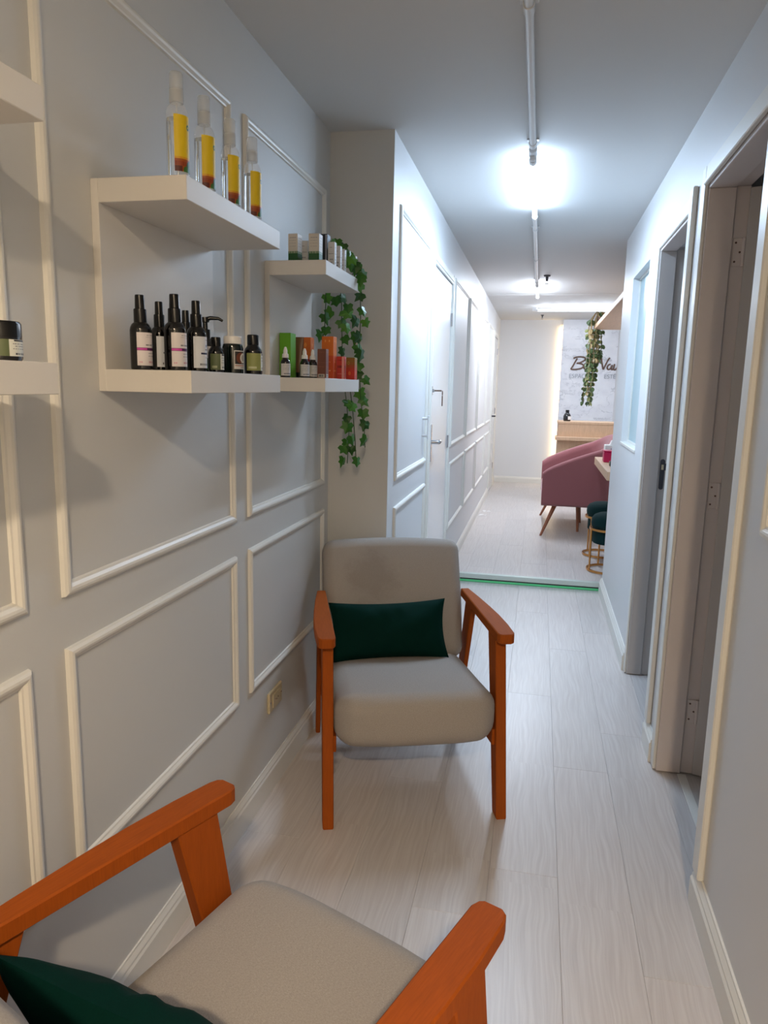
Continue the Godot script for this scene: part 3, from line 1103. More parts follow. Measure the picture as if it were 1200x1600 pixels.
func far_room() -> void:
	var y := RAISED
	var m := MB.new()
	# marble cladding standing a little off the wall
	m.span(Vector3(0.27, y, FAR), Vector3(FAR_RIGHT, TOP, FAR + 0.05))
	var mm := MB.new()
	var a := Vector3(0.27, y, FAR + 0.05)
	var b := Vector3(FAR_RIGHT, TOP, FAR + 0.05)
	mm.face([a, Vector3(b.x, a.y, a.z), b, Vector3(a.x, b.y, a.z)], Vector3.BACK, [Vector2(0, 1), Vector2(0.5, 1), Vector2(0.5, 0), Vector2(0, 0)])
	mm.face([a, Vector3(a.x, b.y, a.z), Vector3(a.x, b.y, FAR + 0.032), Vector3(a.x, a.y, FAR + 0.032)], Vector3.LEFT)
	mm.face([Vector3(a.x, a.y, FAR + 0.032), Vector3(a.x, b.y, FAR + 0.032), Vector3(b.x, b.y, FAR + 0.032), Vector3(b.x, a.y, FAR + 0.032)], Vector3.FORWARD)
	mm.face([Vector3(a.x, b.y, a.z), b, Vector3(b.x, b.y, FAR + 0.032), Vector3(a.x, b.y, FAR + 0.032)], Vector3.UP)
	structure("wall_marble", mm, M.marble)
	# lettering on the marble
	var sg := thing("wall_sign", "bronze script lettering over small capitals on the marble wall", "sign", Vector3(0.408, 1.69, FAR + 0.058))
	var s := 0.0087
	var letters := {
		"B": [[[3, 18], [8, 20], [15, 20.5], [21, 19], [20, 15], [14, 11.5], [9, 10.5], [15, 10], [19.5, 7], [17, 3], [10, 1], [4, 0.5], [0, 1]], [[9, 18], [6, 12], [3, 6], [0, 1]]],
		"e": [[[19, 5], [23, 7], [25, 9.5], [22.5, 10.5], [20.5, 7], [20.5, 3], [23, 1], [27, 3]]],
		"N": [[[37, 1], [40, 7], [43, 14], [46, 20]], [[46, 20], [47, 14], [48.5, 7], [50, 1]], [[50, 1], [53, 8], [56, 15], [59, 19.5]]],
		"a": [[[61, 9.5], [57.5, 8], [56, 4], [58, 1.2], [61, 3], [63.5, 8.5]], [[63.5, 8.5], [62.5, 4], [63, 1.5], [65, 1.5]]],
		"u": [[[67, 10], [66, 5], [66, 2], [68, 1], [71, 4], [73, 9]], [[73, 9], [72, 3], [74, 1]]],
	}
	for k in letters:
		m = MB.new()
		for st in letters[k]:
			var pts := []
			for p in st:
				pts.append(Vector2(p[0], p[1]) * s)
			stroke(m, pts, 0.0115)
		obj("letter", m, M.bronze, sg)
	var font := SystemFont.new()
	font.font_names = PackedStringArray(["Droid Sans"])
	var grey := mat("sign_grey", Color(0.62, 0.64, 0.67), 0.5)
	for w in [["ESPAÇO", 0.115], ["ESTÉT", 0.55]]:
		var tm := TextMesh.new()
		tm.text = w[0]
		tm.font = font
		tm.font_size = 48
		tm.pixel_size = 0.0016
		tm.depth = 0.006
		var o := obj("caption", tm, grey, sg)
		o.position = Vector3(w[1], -0.085, 0.0)
	# reception counter
	var c := thing("reception_counter", "pale wood reception counter before the marble wall", "counter", Vector3(0.62, y, -9.2))
	for q in [["top", 0, 0.96, 0, 0.77, 0.03, 0.42], ["upper_front", 0.005, 0.87, 0.19, 0.76, 0.15, 0.03], ["ledge", -0.01, 0.775, 0.16, 0.79, 0.04, 0.30], ["lower_front", 0.005, 0.378, 0.17, 0.75, 0.755, 0.03], ["side_panel", -0.365, 0.48, 0.0, 0.02, 0.93, 0.34]]:
		m = MB.new()
		m.box(Vector3(q[1], q[2], q[3]), Vector3(q[4], q[5], q[6]), 0.002)
		obj(q[0], m, M.pale_wood, c)
	var bt := thing("bottle", "small dark round bottle at the left end of the reception counter", "bottle", Vector3(0.345, y + 0.975, -9.12))
	m = MB.new()
	m.lathe([Vector2(0, 0), Vector2(0.04, 0), Vector2(0.046, 0.02), Vector2(0.046, 0.06), Vector2(0.032, 0.09), Vector2(0.018, 0.1), Vector2(0, 0.1)], 18)
	obj("body", m, M.black_glass, bt)
	m = MB.new()
	m.lathe([Vector2(0.02, 0.1), Vector2(0.022, 0.1), Vector2(0.022, 0.135), Vector2(0, 0.135)], 16)
	obj("cap", m, M.black_plastic, bt)
	m = MB.new()
	arc_label(m, 0.0468, 0.02, 0.06, -10, 80)
	obj("label", m, M.white_cap, bt)
	# pink seat
	var tc := make_loveseat("pink velvet tub loveseat on splayed wooden legs behind the green stools")
	tc.position = Vector3(0.37, y, -7.34)
	tc.rotation.y = deg_to_rad(-90)
	# stools
	var stl := make_stool("green velvet stool on gold rings nearest the step")
	stl.position = Vector3(0.575, y, -5.56)
	copy(stl, Vector3(0.575, y, -6.1), 0.4, "green velvet stool on gold rings beside the pink chair")
	# table top fixed to the wall and the things on it
	var d := thing("wall_table", "pale wood table top fixed to the wall above the stools", "table", Vector3(0.76, 0.776, -5.9))
	m = MB.new()
	m.span(Vector3(-0.26, 0, -0.6), Vector3(0.26, 0.064, 0.6), 0.003)
	obj("top", m, M.pale_wood, d)
	m = MB.new()
	m.span(Vector3(0.2, -0.12, -0.55), Vector3(0.26, 0.0, 0.55), 0.003)
	obj("bracket", m, M.pale_wood, d)
	var pk := thing("pink_box", "bright pink box on the wall table", "box", Vector3(0.588, 0.84, -6.08))
	mat("hot_pink", Color(0.75, 0.05, 0.30), 0.4)
	m = MB.new()
	m.box(Vector3(0, 0.04, 0), Vector3(0.11, 0.08, 0.12), 0.004)
	obj("body", m, M.hot_pink, pk)
	m = MB.new()
	m.box(Vector3(0, 0.087, 0), Vector3(0.114, 0.012, 0.124), 0.003)
	obj("lid", m, M.hot_pink, pk)
	mat("tissue_print", Color(0.9, 0.9, 0.88), 0.6)
	var ti := thing("tissue_box", "white patterned tissue box behind the pink box", "box", Vector3(0.625, 0.84, -6.32))
	m = MB.new()
	m.box(Vector3(0, 0.06, 0), Vector3(0.13, 0.12, 0.13), 0.004)
	var tb := obj("carton", m, M.tissue_print, ti)
	for k in 7:
		m = MB.new()
		m.box(Vector3(-0.045 + 0.03 * (k % 4), 0.03 + 0.035 * (k / 4) + 0.02 * (k % 2), 0.0655), Vector3(0.014, 0.022, 0.001), 0.0, Basis(Vector3(0, 0, 1), 0.6 * k))
		obj("print", m, grey, tb)
	m = MB.new()
	m.tube([Vector3(0, 0.118, 0), Vector3(0.005, 0.15, 0.0), Vector3(0.02, 0.165, 0.005)], [0.03, 0.022, 0.004], 8)
	obj("tissue", m, M.white_cap, ti)
	var bk := thing("black_case", "small black case on the near edge of the wall table", "case", Vector3(0.58, 0.84, -5.72))
	m = MB.new()
	m.box(Vector3(0, 0.015, 0), Vector3(0.06, 0.03, 0.07), 0.005)
	obj("body", m, M.black_plastic, bk)
	m = MB.new()
	m.box(Vector3(0, 0.034, 0), Vector3(0.062, 0.008, 0.072), 0.003)
	obj("lid", m, M.black_plastic, bk)
	bt = thing("bottle", "black pear-shaped bottle at the wall end, above the pink box", "bottle", Vector3(0.665, 0.84, -6.16))
	m = MB.new()
	m.lathe([Vector2(0, 0), Vector2(0.028, 0), Vector2(0.033, 0.02), Vector2(0.03, 0.07), Vector2(0.014, 0.13), Vector2(0.0, 0.13)], 16)
	obj("body", m, M.black_plastic, bt)
	m = MB.new()
	m.lathe([Vector2(0.010, 0.13), Vector2(0.012, 0.13), Vector2(0.012, 0.17), Vector2(0, 0.17)], 12)
	obj("cap", m, M.black_plastic, bt)
	# high wooden shelf with a trailing plant
	var hs := thing("high_shelf", "long pale wood shelf high on the far right wall", "shelf", Vector3(0.775, 2.046, -6.68))
	m = MB.new()
	m.span(Vector3(-0.245, 0, -1.52), Vector3(0.245, 0.045, 1.52), 0.003)
	obj("board", m, M.pale_wood, hs)
	m = MB.new()
	m.span(Vector3(0.2, 0.045, -1.5), Vector3(0.245, 0.12, 1.5), 0.003)
	obj("back_rail", m, M.pale_wood, hs)
	trailing_plant(Vector3(0.60, 2.091, -8.08))

func trailing_plant(at: Vector3) -> void:
	var t := thing("trailing_plant", "half-dried trailing plant hanging from the end of the high wooden shelf", "plant", at)
	var r := RandomNumberGenerator.new()
	r.seed = 12
	var m := MB.new()
	m.lathe([Vector2(0, 0), Vector2(0.045, 0), Vector2(0.06, 0.08), Vector2(0.054, 0.08), Vector2(0.05, 0.07), Vector2(0, 0.07)], 18)
	obj("pot", m, M.bronze, t)
	var stems := MB.new()
	var leaves := {"vine_green": MB.new(), "vine_pale": MB.new(), "vine_dry": MB.new()}
	for k in 20:
		var x := -0.085 + r.randf_range(-0.045, 0.05)
		var z := r.randf_range(-0.06, 0.06)
		var long := r.randf_range(0.35, 0.80)
		if k > 15:
			x = -0.005 + r.randf_range(-0.02, 0.02)
			z = -0.16 + r.randf_range(-0.02, 0.02)
			long = 0.34
		var p := [Vector3(0, 0.075, 0), Vector3(x * 0.6, 0.11 + r.randf() * 0.03, z * 0.7), Vector3(x, 0.04, z)]
		var yy := 0.0
		while yy > -long:
			yy -= 0.05
			p.append(Vector3(x + r.randf_range(-0.008, 0.008) - 0.05 * clampf(-yy - 0.45, 0, 1), yy, z + r.randf_range(-0.01, 0.01)))
		stems.tube(p, 0.0035, 5)
		for q in range(2, p.size()):
			for w in 2:
				if k < 16 and p[q].y > -0.3 and r.randf() < 0.55:
					continue
				var kind := "vine_green" if r.randf() < 0.62 else ("vine_pale" if r.randf() < 0.6 else "vine_dry")
				var bs := Basis.from_euler(Vector3(r.randf_range(-0.5, 0.5), r.randf() * TAU, r.randf_range(-0.9, 0.9)))
				oval_leaf(leaves[kind], p[q], bs, r.randf_range(0.018, 0.032))
	for k in 40:
		var bs := Basis.from_euler(Vector3(r.randf_range(-0.8, 0.8), r.randf() * TAU, r.randf_range(-0.8, 0.8)))
		oval_leaf(leaves[["vine_green", "vine_dry"][k % 2]], Vector3(r.randf_range(-0.06, 0.06), 0.08 + r.randf() * 0.05, r.randf_range(-0.06, 0.06)), bs, 0.018)
	obj("stems", stems, M.vine_dry, t)
	for k in leaves:
		var o := obj("foliage", leaves[k], M[k], t)
		o.set_meta("kind", "stuff")

func oval_leaf(m: MB, at: Vector3, bs: Basis, s: float) -> void:
	var ring := []
	for k in 8:
		var a := TAU * k / 8.0
		ring.append(at + bs * Vector3(cos(a) * s * 0.8, sin(a) * s - s, 0.3 * s * absf(cos(a))))
	var c := at + bs * Vector3(0, -s, 0)
	for k in 8:
		m.face([c, ring[k], ring[(k + 1) % 8]], bs.z)

# ------------------------------------------------------------------ goods on the shelves
# a piece of label on a round bottle, from angle a0 to a1 (0 faces the corridor, 90 the camera)
func arc_label(m: MB, r: float, y0: float, y1: float, a0: float, a1: float) -> void:
	var rows := []
	var uvs := []
	for q in [[y0, 1.0], [y1, 0.0]]:
		var row := PackedVector3Array()
		var uv := []
		for k in 13:
			var a := deg_to_rad(lerpf(a1, a0, k / 12.0))
			row.append(Vector3(cos(a) * r, q[0], sin(a) * r))
			uv.append(Vector2(k / 12.0, q[1]))
		rows.append(row)
		uvs.append(uv)
	m.grid(rows, false, false, true, uvs)

# print: background and coloured patches given as parts of the width and height
func printed(called: String, w: int, h: int, bg: Color, patches: Array, rough := 0.5) -> StandardMaterial3D:
	var im := Image.create(w, h, false, Image.FORMAT_RGB8)
	im.fill(bg)
	for p in patches:
		if p[0] == "r":
			im.fill_rect(Rect2i(int(p[1] * w), int(p[2] * h), maxi(1, int(p[3] * w)), maxi(1, int(p[4] * h))), p[5])
		elif p[0] == "t":      # a line of small print
			var r := RandomNumberGenerator.new()
			r.seed = hash(p)
			var x: int = int(p[1] * w)
			while x < int((p[1] + p[3]) * w):
				var l := r.randi_range(1, 3)
				im.fill_rect(Rect2i(x, int(p[2] * h), mini(l, w - x), maxi(1, int(p[4] * h))), p[5])
				x += l + r.randi_range(1, 2)
		else:                  # disc or ring
			for y in h:
				for x in w:
					var d := Vector2((x + 0.5) / w - p[1], ((y + 0.5) / h - p[2]) * h / w).length()
					if d < p[3] and d >= p[4]:
						im.set_pixel(x, y, p[5])
	var m := mat(called, Color.WHITE, rough)
	m.albedo_texture = image_texture(im)
	return m

func printed_box(s: Vector3) -> MB:
	var m := MB.new()
	var h := s * 0.5
	var q := [Vector2(0, 1), Vector2(1, 1), Vector2(1, 0), Vector2(0, 0)]
	var b := minf(0.0012, h.x * 0.2)
	var lo := b
	var hi := s.y - b
	for a in [[Vector3(-1, 0, 1), Vector3(1, 0, 1), Vector3.BACK], [Vector3(1, 0, 1), Vector3(1, 0, -1), Vector3.RIGHT], [Vector3(1, 0, -1), Vector3(-1, 0, -1), Vector3.FORWARD], [Vector3(-1, 0, -1), Vector3(-1, 0, 1), Vector3.LEFT]]:
		var p0: Vector3 = a[0] * Vector3(h.x, 0, h.z)
		var p1: Vector3 = a[1] * Vector3(h.x, 0, h.z)
		m.face([p0 + Vector3(0, lo, 0), p1 + Vector3(0, lo, 0), p1 + Vector3(0, hi, 0), p0 + Vector3(0, hi, 0)], a[2], q)
		for e in [[lo, 0.0, Vector2(0.5, 0.99)], [hi, s.y, Vector2(0.5, 0.01)]]:
			var k := Vector3(1.0 - b / h.x, 1, 1.0 - b / h.z)
			m.face([p0 + Vector3(0, e[0], 0), p1 + Vector3(0, e[0], 0), p1 * k + Vector3(0, e[1], 0), p0 * k + Vector3(0, e[1], 0)], a[2] + Vector3(0, 1 if e[1] > 0 else -1, 0), [e[2], e[2], e[2], e[2]])
	for e in [[0.0, -1.0, 0.99], [s.y, 1.0, 0.01]]:
		var x := h.x - b
		var z := h.z - b
		m.face([Vector3(-x, e[0], -z), Vector3(x, e[0], -z), Vector3(x, e[0], z), Vector3(-x, e[0], z)], Vector3(0, e[1], 0), [Vector2(0.5, e[2]), Vector2(0.5, e[2]), Vector2(0.5, e[2]), Vector2(0.5, e[2])])
	return m

func carton(label: String, at: Vector3, s: Vector3, m: Material, turn := 0.0, group := "") -> void:
	var t := obj("carton", printed_box(s), m)
	t.position = at
	t.rotation.y = turn
	tag(t, label, "box", group)

func round_bottle(called: String, label: String, cat: String, at: Vector3, group: String, pieces: Array) -> Node3D:
	var t := thing(called, label, cat, at, 0.0, group)
	for p in pieces:
		obj(p[0], p[1], p[2], t)
	return t

func lathe_mesh(prof: Array, seg := 22) -> MB:
	var m := MB.new()
	var l := []
	for p in prof:
		l.append(Vector2(p[0], p[1]))
	m.lathe(l, seg)
	return m

func label_mesh(r: float, y0: float, y1: float, a0 := -42.0, a1 := 82.0) -> MB:
	var m := MB.new()
	arc_label(m, r + 0.0004, y0, y1, a0, a1)
	return m

func spray_pieces(r: float, h: float, print: Material) -> Array:
	return [
		["body", lathe_mesh([[0, 0], [r * 0.93, 0], [r, 0.004], [r, h * 0.53], [r * 0.95, h * 0.57], [r * 0.82, h * 0.61], [r * 0.62, h * 0.635], [0, h * 0.64]]), M.black_glass],
		["sprayer", lathe_mesh([[r * 0.56, h * 0.625], [r * 0.60, h * 0.635], [r * 0.59, h * 0.80], [r * 0.56, h * 0.815], [r * 0.46, h * 0.82], [r * 0.43, h * 0.985], [r * 0.40, h], [0, h]]), M.black_plastic],
		["label", label_mesh(r, h * 0.06, h * 0.50), print]]

func shelf_goods() -> void:
	var grey := Color(0.45, 0.45, 0.47)
	var dark := Color(0.2, 0.2, 0.22)
	var low := 1.423
	var up := 1.775
	# black spray bottles
	var pink := printed("label_pink", 64, 96, Color(0.86, 0.83, 0.83), [["t", 0.45, 0.08, 0.5, 0.03, grey], ["t", 0.4, 0.14, 0.55, 0.02, grey], ["t", 0.4, 0.36, 0.5, 0.05, dark], ["r", 0, 0.46, 1.0, 0.09, Color(0.30, 0.05, 0.28)], ["r", 0, 0.47, 0.45, 0.07, Color(0.78, 0.25, 0.62)], ["t", 0.5, 0.62, 0.4, 0.03, grey], ["t", 0.5, 0.7, 0.4, 0.03, grey], ["t", 0.1, 0.88, 0.15, 0.05, Color(0.8, 0.5, 0.6)], ["t", 0.5, 0.87, 0.35, 0.06, Color(0.75, 0.5, 0.55)]])
	var blue := printed("label_blue", 64, 96, Color(0.85, 0.86, 0.89), [["t", 0.6, 0.1, 0.35, 0.03, grey], ["t", 0.65, 0.26, 0.2, 0.08, Color(0.3, 0.4, 0.6)], ["t", 0.6, 0.4, 0.35, 0.04, dark], ["r", 0.35, 0.52, 0.65, 0.06, Color(0.08, 0.1, 0.25)], ["t", 0.6, 0.66, 0.35, 0.03, grey], ["t", 0.3, 0.86, 0.5, 0.07, dark]])
	for b in [
		[Vector3(-0.785, low, -1.345), 0.021, 0.146, pink, "black spray bottle with pink-banded label, leftmost on the lower shelf"],
		[Vector3(-0.792, low, -1.432), 0.0185, 0.143, blue, "slim black spray bottle second from the left, its label half hidden"],
		[Vector3(-0.740, low, -1.401), 0.0225, 0.154, pink, "tall black spray bottle with pink-banded label, third from the left"],
		[Vector3(-0.740, low, -1.497), 0.0215, 0.152, blue, "black spray bottle with blue-banded label at the shelf middle"],
		[Vector3(-0.795, low, -1.556), 0.018, 0.138, blue, "black spray bottle almost hidden behind the blue-banded one"]]:
		round_bottle("spray_bottle", b[4], "bottle", b[0], "black spray bottles on the lower shelf", spray_pieces(b[1], b[2], b[3]))
	# pump bottle
	var r := 0.021
	var h := 0.138
	var green := printed("label_green", 64, 96, Color(0.86, 0.84, 0.84), [["r", 0, 0.5, 1, 0.5, Color(0.30, 0.42, 0.12)], ["t", 0.4, 0.12, 0.4, 0.1, Color(0.75, 0.45, 0.5)], ["t", 0.4, 0.3, 0.5, 0.05, grey]])
	var nz := MB.new()
	nz.tube([Vector3(0, h * 0.93, 0), Vector3(0.012, h * 0.96, -0.004), Vector3(0.030, h * 0.955, -0.010), Vector3(0.040, h * 0.915, -0.013)], [0.006, 0.005, 0.004, 0.003], 8)
	var pump := round_bottle("pump_bottle", "black pump bottle with its nozzle turned to the right", "bottle", Vector3(-0.803, low, -1.672), "", [
		["body", lathe_mesh([[0, 0], [r * 0.93, 0], [r, 0.004], [r, h * 0.50], [r * 0.8, h * 0.58], [r * 0.5, h * 0.62], [0, h * 0.62]]), M.black_glass],
		["pump", lathe_mesh([[r * 0.55, h * 0.61], [r * 0.56, h * 0.76], [r * 0.30, h * 0.77], [r * 0.28, h * 0.88], [r * 0.48, h * 0.89], [r * 0.45, h * 0.97], [0, h * 0.98]]), M.black_plastic],
		["label", label_mesh(r, h * 0.06, h * 0.47), green]])
	obj("nozzle", nz, M.black_plastic, pump.get_node("pump"))
	# small bottles and the coconut jar
	var olive := printed("label_olive", 96, 64, Color(0.84, 0.85, 0.82), [["r", 0, 0, 0.52, 1, Color(0.36, 0.40, 0.27)], ["r", 0.1, 0.75, 0.25, 0.15, Color(0.62, 0.64, 0.5)], ["r", 0.6, 0.03, 0.36, 0.1, dark], ["t", 0.58, 0.24, 0.36, 0.06, grey], ["t", 0.62, 0.38, 0.32, 0.06, grey], ["t", 0.58, 0.54, 0.36, 0.05, grey], ["t", 0.62, 0.8, 0.3, 0.12, dark]])
	var lime := printed("label_lime", 96, 64, Color(0.85, 0.86, 0.83), [["r", 0, 0, 0.64, 1, Color(0.55, 0.58, 0.34)], ["r", 0.08, 0.78, 0.36, 0.13, Color(0.74, 0.75, 0.6)], ["r", 0.7, 0.03, 0.28, 0.1, dark], ["t", 0.68, 0.24, 0.28, 0.06, grey], ["t", 0.7, 0.42, 0.25, 0.06, grey], ["t", 0.7, 0.8, 0.25, 0.13, dark]])
	var small := func(rr: float, hh: float) -> Array: return [
		["body", lathe_mesh([[0, 0], [rr * 0.93, 0], [rr, 0.003], [rr, hh * 0.56], [rr * 0.9, hh * 0.64], [rr * 0.66, hh * 0.72], [rr * 0.6, hh * 0.76], [0, hh * 0.76]]), M.black_glass],
		["cap", lathe_mesh([[rr * 0.62, hh * 0.75], [rr * 0.64, hh * 0.77], [rr * 0.64, hh * 0.97], [rr * 0.58, hh], [0, hh]]), M.black_plastic]]
	var pc: Array = small.call(0.018, 0.082)
	pc.append(["label", label_mesh(0.018, 0.008, 0.044, -42, 110), olive])
	round_bottle("small_bottle", "small dark bottle with olive and white label beside the coconut jar", "bottle", Vector3(-0.740, low, -1.594), "small dark bottles", pc)
	pc = small.call(0.0225, 0.097)
	pc.append(["label", label_mesh(0.0225, 0.01, 0.052, -42, 110), lime])
	round_bottle("small_bottle", "small dark bottle with lime label at the right end of the lower shelf", "bottle", Vector3(-0.703, low, -1.728), "small dark bottles", pc)
	var coco := printed("label_coconut", 96, 96, Color(0.84, 0.82, 0.80), [["r", 0.06, 0.06, 0.9, 0.68, Color(0.12, 0.10, 0.09)], ["d", 0.42, 0.40, 0.30, 0.0, Color(0.42, 0.20, 0.10)], ["d", 0.62, 0.40, 0.27, 0.0, Color(0.86, 0.84, 0.80)], ["d", 0.62, 0.40, 0.17, 0.0, Color(0.66, 0.64, 0.60)], ["t", 0.45, 0.64, 0.5, 0.06, Color(0.8, 0.8, 0.78)], ["r", 0.06, 0.8, 0.9, 0.05, Color(0.6, 0.3, 0.2)], ["t", 0.4, 0.9, 0.5, 0.05, dark]])
	r = 0.0255
	round_bottle("coconut_jar", "dark green jar with white lid and a coconut on its label", "jar", Vector3(-0.737, low, -1.682), "", [
		["body", lathe_mesh([[0, 0], [r * 0.94, 0], [r, 0.004], [r, 0.062], [r * 0.9, 0.071], [r * 0.78, 0.073], [0, 0.073]]), M.green_glass],
		["lid", lathe_mesh([[r * 0.84, 0.072], [r * 0.86, 0.073], [r * 0.86, 0.087], [r * 0.80, 0.090], [0, 0.090]]), M.white_cap],
		["label", label_mesh(r, 0.012, 0.056, -42, 60), coco]])
	var cj := 0.0275
	round_bottle("cream_jar", "small jar with black lid and olive label on the leftmost shelf", "jar", Vector3(-0.716, low, -0.868), "", [
		["body", lathe_mesh([[0, 0], [cj * 0.9, 0], [cj, 0.004], [cj, 0.032], [cj * 0.9, 0.034], [0, 0.034]]), M.black_glass],
		["lid", lathe_mesh([[cj * 0.98, 0.031], [cj * 1.0, 0.033], [cj * 1.0, 0.050], [cj * 0.93, 0.053], [0, 0.053]]), M.black_plastic],
		["label", label_mesh(cj, 0.007, 0.029, -60, 120), olive]])
	# clear spray bottles with yellow labels
	var leafy := Color(0.10, 0.36, 0.16)
	var sun := printed("label_yellow", 96, 160, Color(0.86, 0.74, 0.02), [["d", 0.60, 0.20, 0.085, 0.035, leafy], ["r", 0.73, 0.155, 0.035, 0.09, leafy], ["r", 0.80, 0.18, 0.035, 0.065, leafy], ["r", 0.88, 0.18, 0.03, 0.065, leafy], ["d", 0.90, 0.13, 0.03, 0.0, leafy], ["t", 0.62, 0.40, 0.3, 0.02, Color(0.5, 0.42, 0.05)], ["t", 0.68, 0.45, 0.24, 0.02, Color(0.5, 0.42, 0.05)], ["t", 0.75, 0.52, 0.15, 0.03, Color(0.4, 0.4, 0.1)], ["t", 0, 0.74, 1, 0.04, Color(0.8, 0.5, 0.05)], ["r", 0, 0.78, 1, 0.22, Color(0.62, 0.30, 0.06)], ["t", 0, 0.82, 1, 0.08, Color(0.50, 0.16, 0.05)], ["r", 0, 0.90, 0.3, 0.10, Color(0.34, 0.10, 0.04)], ["d", 0.72, 0.93, 0.26, 0.0, Color(0.16, 0.34, 0.10)], ["d", 0.45, 0.97, 0.12, 0.0, Color(0.22, 0.42, 0.14)]])
	r = 0.0212
	h = 0.209
	var liquid := mat("water", Color(0.97, 0.98, 0.98, 0.0), 0.02)
	liquid.refraction_enabled = true
	liquid.refraction_scale = 0.033
	var first: Node3D = null
	for b in [
		[Vector3(-0.715, up, -1.385), "clear spray bottle with yellow label, nearest and largest of the four"],
		[Vector3(-0.715, up, -1.503), "clear spray bottle with yellow label, second of the four from the left"],
		[Vector3(-0.715, up, -1.633), "clear spray bottle with yellow label, third of the four from the left"],
		[Vector3(-0.712, up, -1.757), "clear spray bottle with yellow label, farthest right of the four"]]:
		if first == null:
			first = round_bottle("mist_bottle", b[1], "bottle", b[0], "clear bottles with yellow labels on the top board", [
				["body", lathe_mesh([[0, 0.0005], [r * 0.93, 0.0005], [r, 0.004], [r, h * 0.63], [r * 0.95, h * 0.67], [r * 0.8, h * 0.705], [r * 0.6, h * 0.725], [r * 0.55, h * 0.74]], 26), M.clear_plastic],
				["liquid", lathe_mesh([[0, 0.003], [r * 0.9, 0.003], [r * 0.93, 0.006], [r * 0.93, h * 0.60], [0, h * 0.60]], 22), liquid],
				["collar", lathe_mesh([[r * 0.56, h * 0.735], [r * 0.64, h * 0.74], [r * 0.63, h * 0.85], [r * 0.5, h * 0.86], [0, h * 0.86]], 22), M.frost_collar],
				["cap", lathe_mesh([[r * 0.62, h * 0.83], [r * 0.60, h * 0.985], [r * 0.52, h], [0, h]], 22), M.frost_cap],
				["dip_tube", lathe_mesh([[0.0018, 0.01], [0.0018, h * 0.74]], 8), M.frost_cap],
				["label", label_mesh(r, h * 0.13, h * 0.62, -56, 80), sun]])
		else:
			copy(first, b[0], 0.0, b[1])
	# corner shelf, lower board
	var dropper := printed("label_dropper", 64, 64, Color(0.80, 0.78, 0.76), [["t", 0.2, 0.12, 0.6, 0.05, grey], ["t", 0.2, 0.26, 0.6, 0.04, grey], ["t", 0.2, 0.38, 0.6, 0.04, grey], ["t", 0.2, 0.50, 0.6, 0.04, grey], ["t", 0.25, 0.80, 0.5, 0.10, dark]])
	r = 0.0155
	h = 0.096
	var dr: Node3D = null
	for b in [[Vector3(-0.795, low, -2.222), "dropper bottle with white tip in front of the green box"], [Vector3(-0.757, low, -2.300), "dropper bottle with white tip beside the brown tube"], [Vector3(-0.752, low, -2.372), "dropper bottle with white tip before the small copper box"]]:
		if dr == null:
			dr = round_bottle("dropper_bottle", b[1], "bottle", b[0], "dropper bottles on the corner shelf", [
				["body", lathe_mesh([[0, 0], [r * 0.93, 0], [r, 0.003], [r, h * 0.48], [r * 0.85, h * 0.55], [r * 0.6, h * 0.60], [r * 0.58, h * 0.65], [0, h * 0.65]]), M.amber],
				["dropper", lathe_mesh([[r * 0.66, h * 0.64], [r * 0.68, h * 0.65], [r * 0.62, h * 0.76], [r * 0.42, h * 0.78], [r * 0.40, h * 0.88], [r * 0.22, h * 0.98], [0, h]]), M.white_cap],
				["label", label_mesh(r, h * 0.06, h * 0.45, -42, 130), dropper]])
		else:
			copy(dr, b[0], 0.0, b[1])
	carton("tall lime green box standing behind a dropper bottle", Vector3(-0.812, low, -2.292), Vector3(0.038, 0.142, 0.05), printed("box_green", 32, 64, Color(0.36, 0.62, 0.08), [["r", 0.1, 0.55, 0.8, 0.45, Color(0.40, 0.65, 0.12)], ["t", 0.2, 0.75, 0.6, 0.03, Color(0.5, 0.7, 0.3)]]))
	carton("orange box at the back behind the middle dropper bottles", Vector3(-0.81, low, -2.49), Vector3(0.038, 0.142, 0.04), printed("box_orange_back", 32, 64, Color(0.80, 0.40, 0.08), [["d", 0.5, 0.18, 0.12, 0.0, Color(0.88, 0.55, 0.2)], ["t", 0.2, 0.6, 0.6, 0.03, Color(0.9, 0.7, 0.4)]]))
	carton("narrow copper-brown box with a small bar code at its foot", Vector3(-0.722, low, -2.392), Vector3(0.030, 0.098, 0.03), printed("box_copper", 32, 96, Color(0.47, 0.26, 0.19), [["t", 0.2, 0.1, 0.6, 0.02, Color(0.62, 0.42, 0.32)], ["t", 0.15, 0.45, 0.7, 0.02, Color(0.6, 0.4, 0.3)], ["t", 0.15, 0.6, 0.7, 0.02, Color(0.75, 0.5, 0.35)], ["r", 0.12, 0.86, 0.76, 0.12, Color(0.84, 0.80, 0.74)], ["t", 0.2, 0.88, 0.6, 0.08, dark]]))
	carton("tallest orange box near the ivy", Vector3(-0.732, low, -2.50), Vector3(0.042, 0.146, 0.042), printed("box_orange", 48, 96, Color(0.84, 0.42, 0.07), [["r", 0, 0.45, 1, 0.55, Color(0.80, 0.30, 0.07)], ["d", 0.3, 0.1, 0.06, 0.0, Color(0.93, 0.62, 0.3)], ["d", 0.65, 0.1, 0.06, 0.0, Color(0.93, 0.62, 0.3)], ["t", 0.2, 0.6, 0.6, 0.02, Color(0.95, 0.7, 0.5)], ["t", 0.2, 0.8, 0.6, 0.04, Color(0.95, 0.7, 0.5)]]))
	carton("small red box glimpsed behind the copper-brown box", Vector3(-0.786, low, -2.43), Vector3(0.03, 0.066, 0.03), printed("box_red_back", 16, 32, Color(0.58, 0.12, 0.09), []))
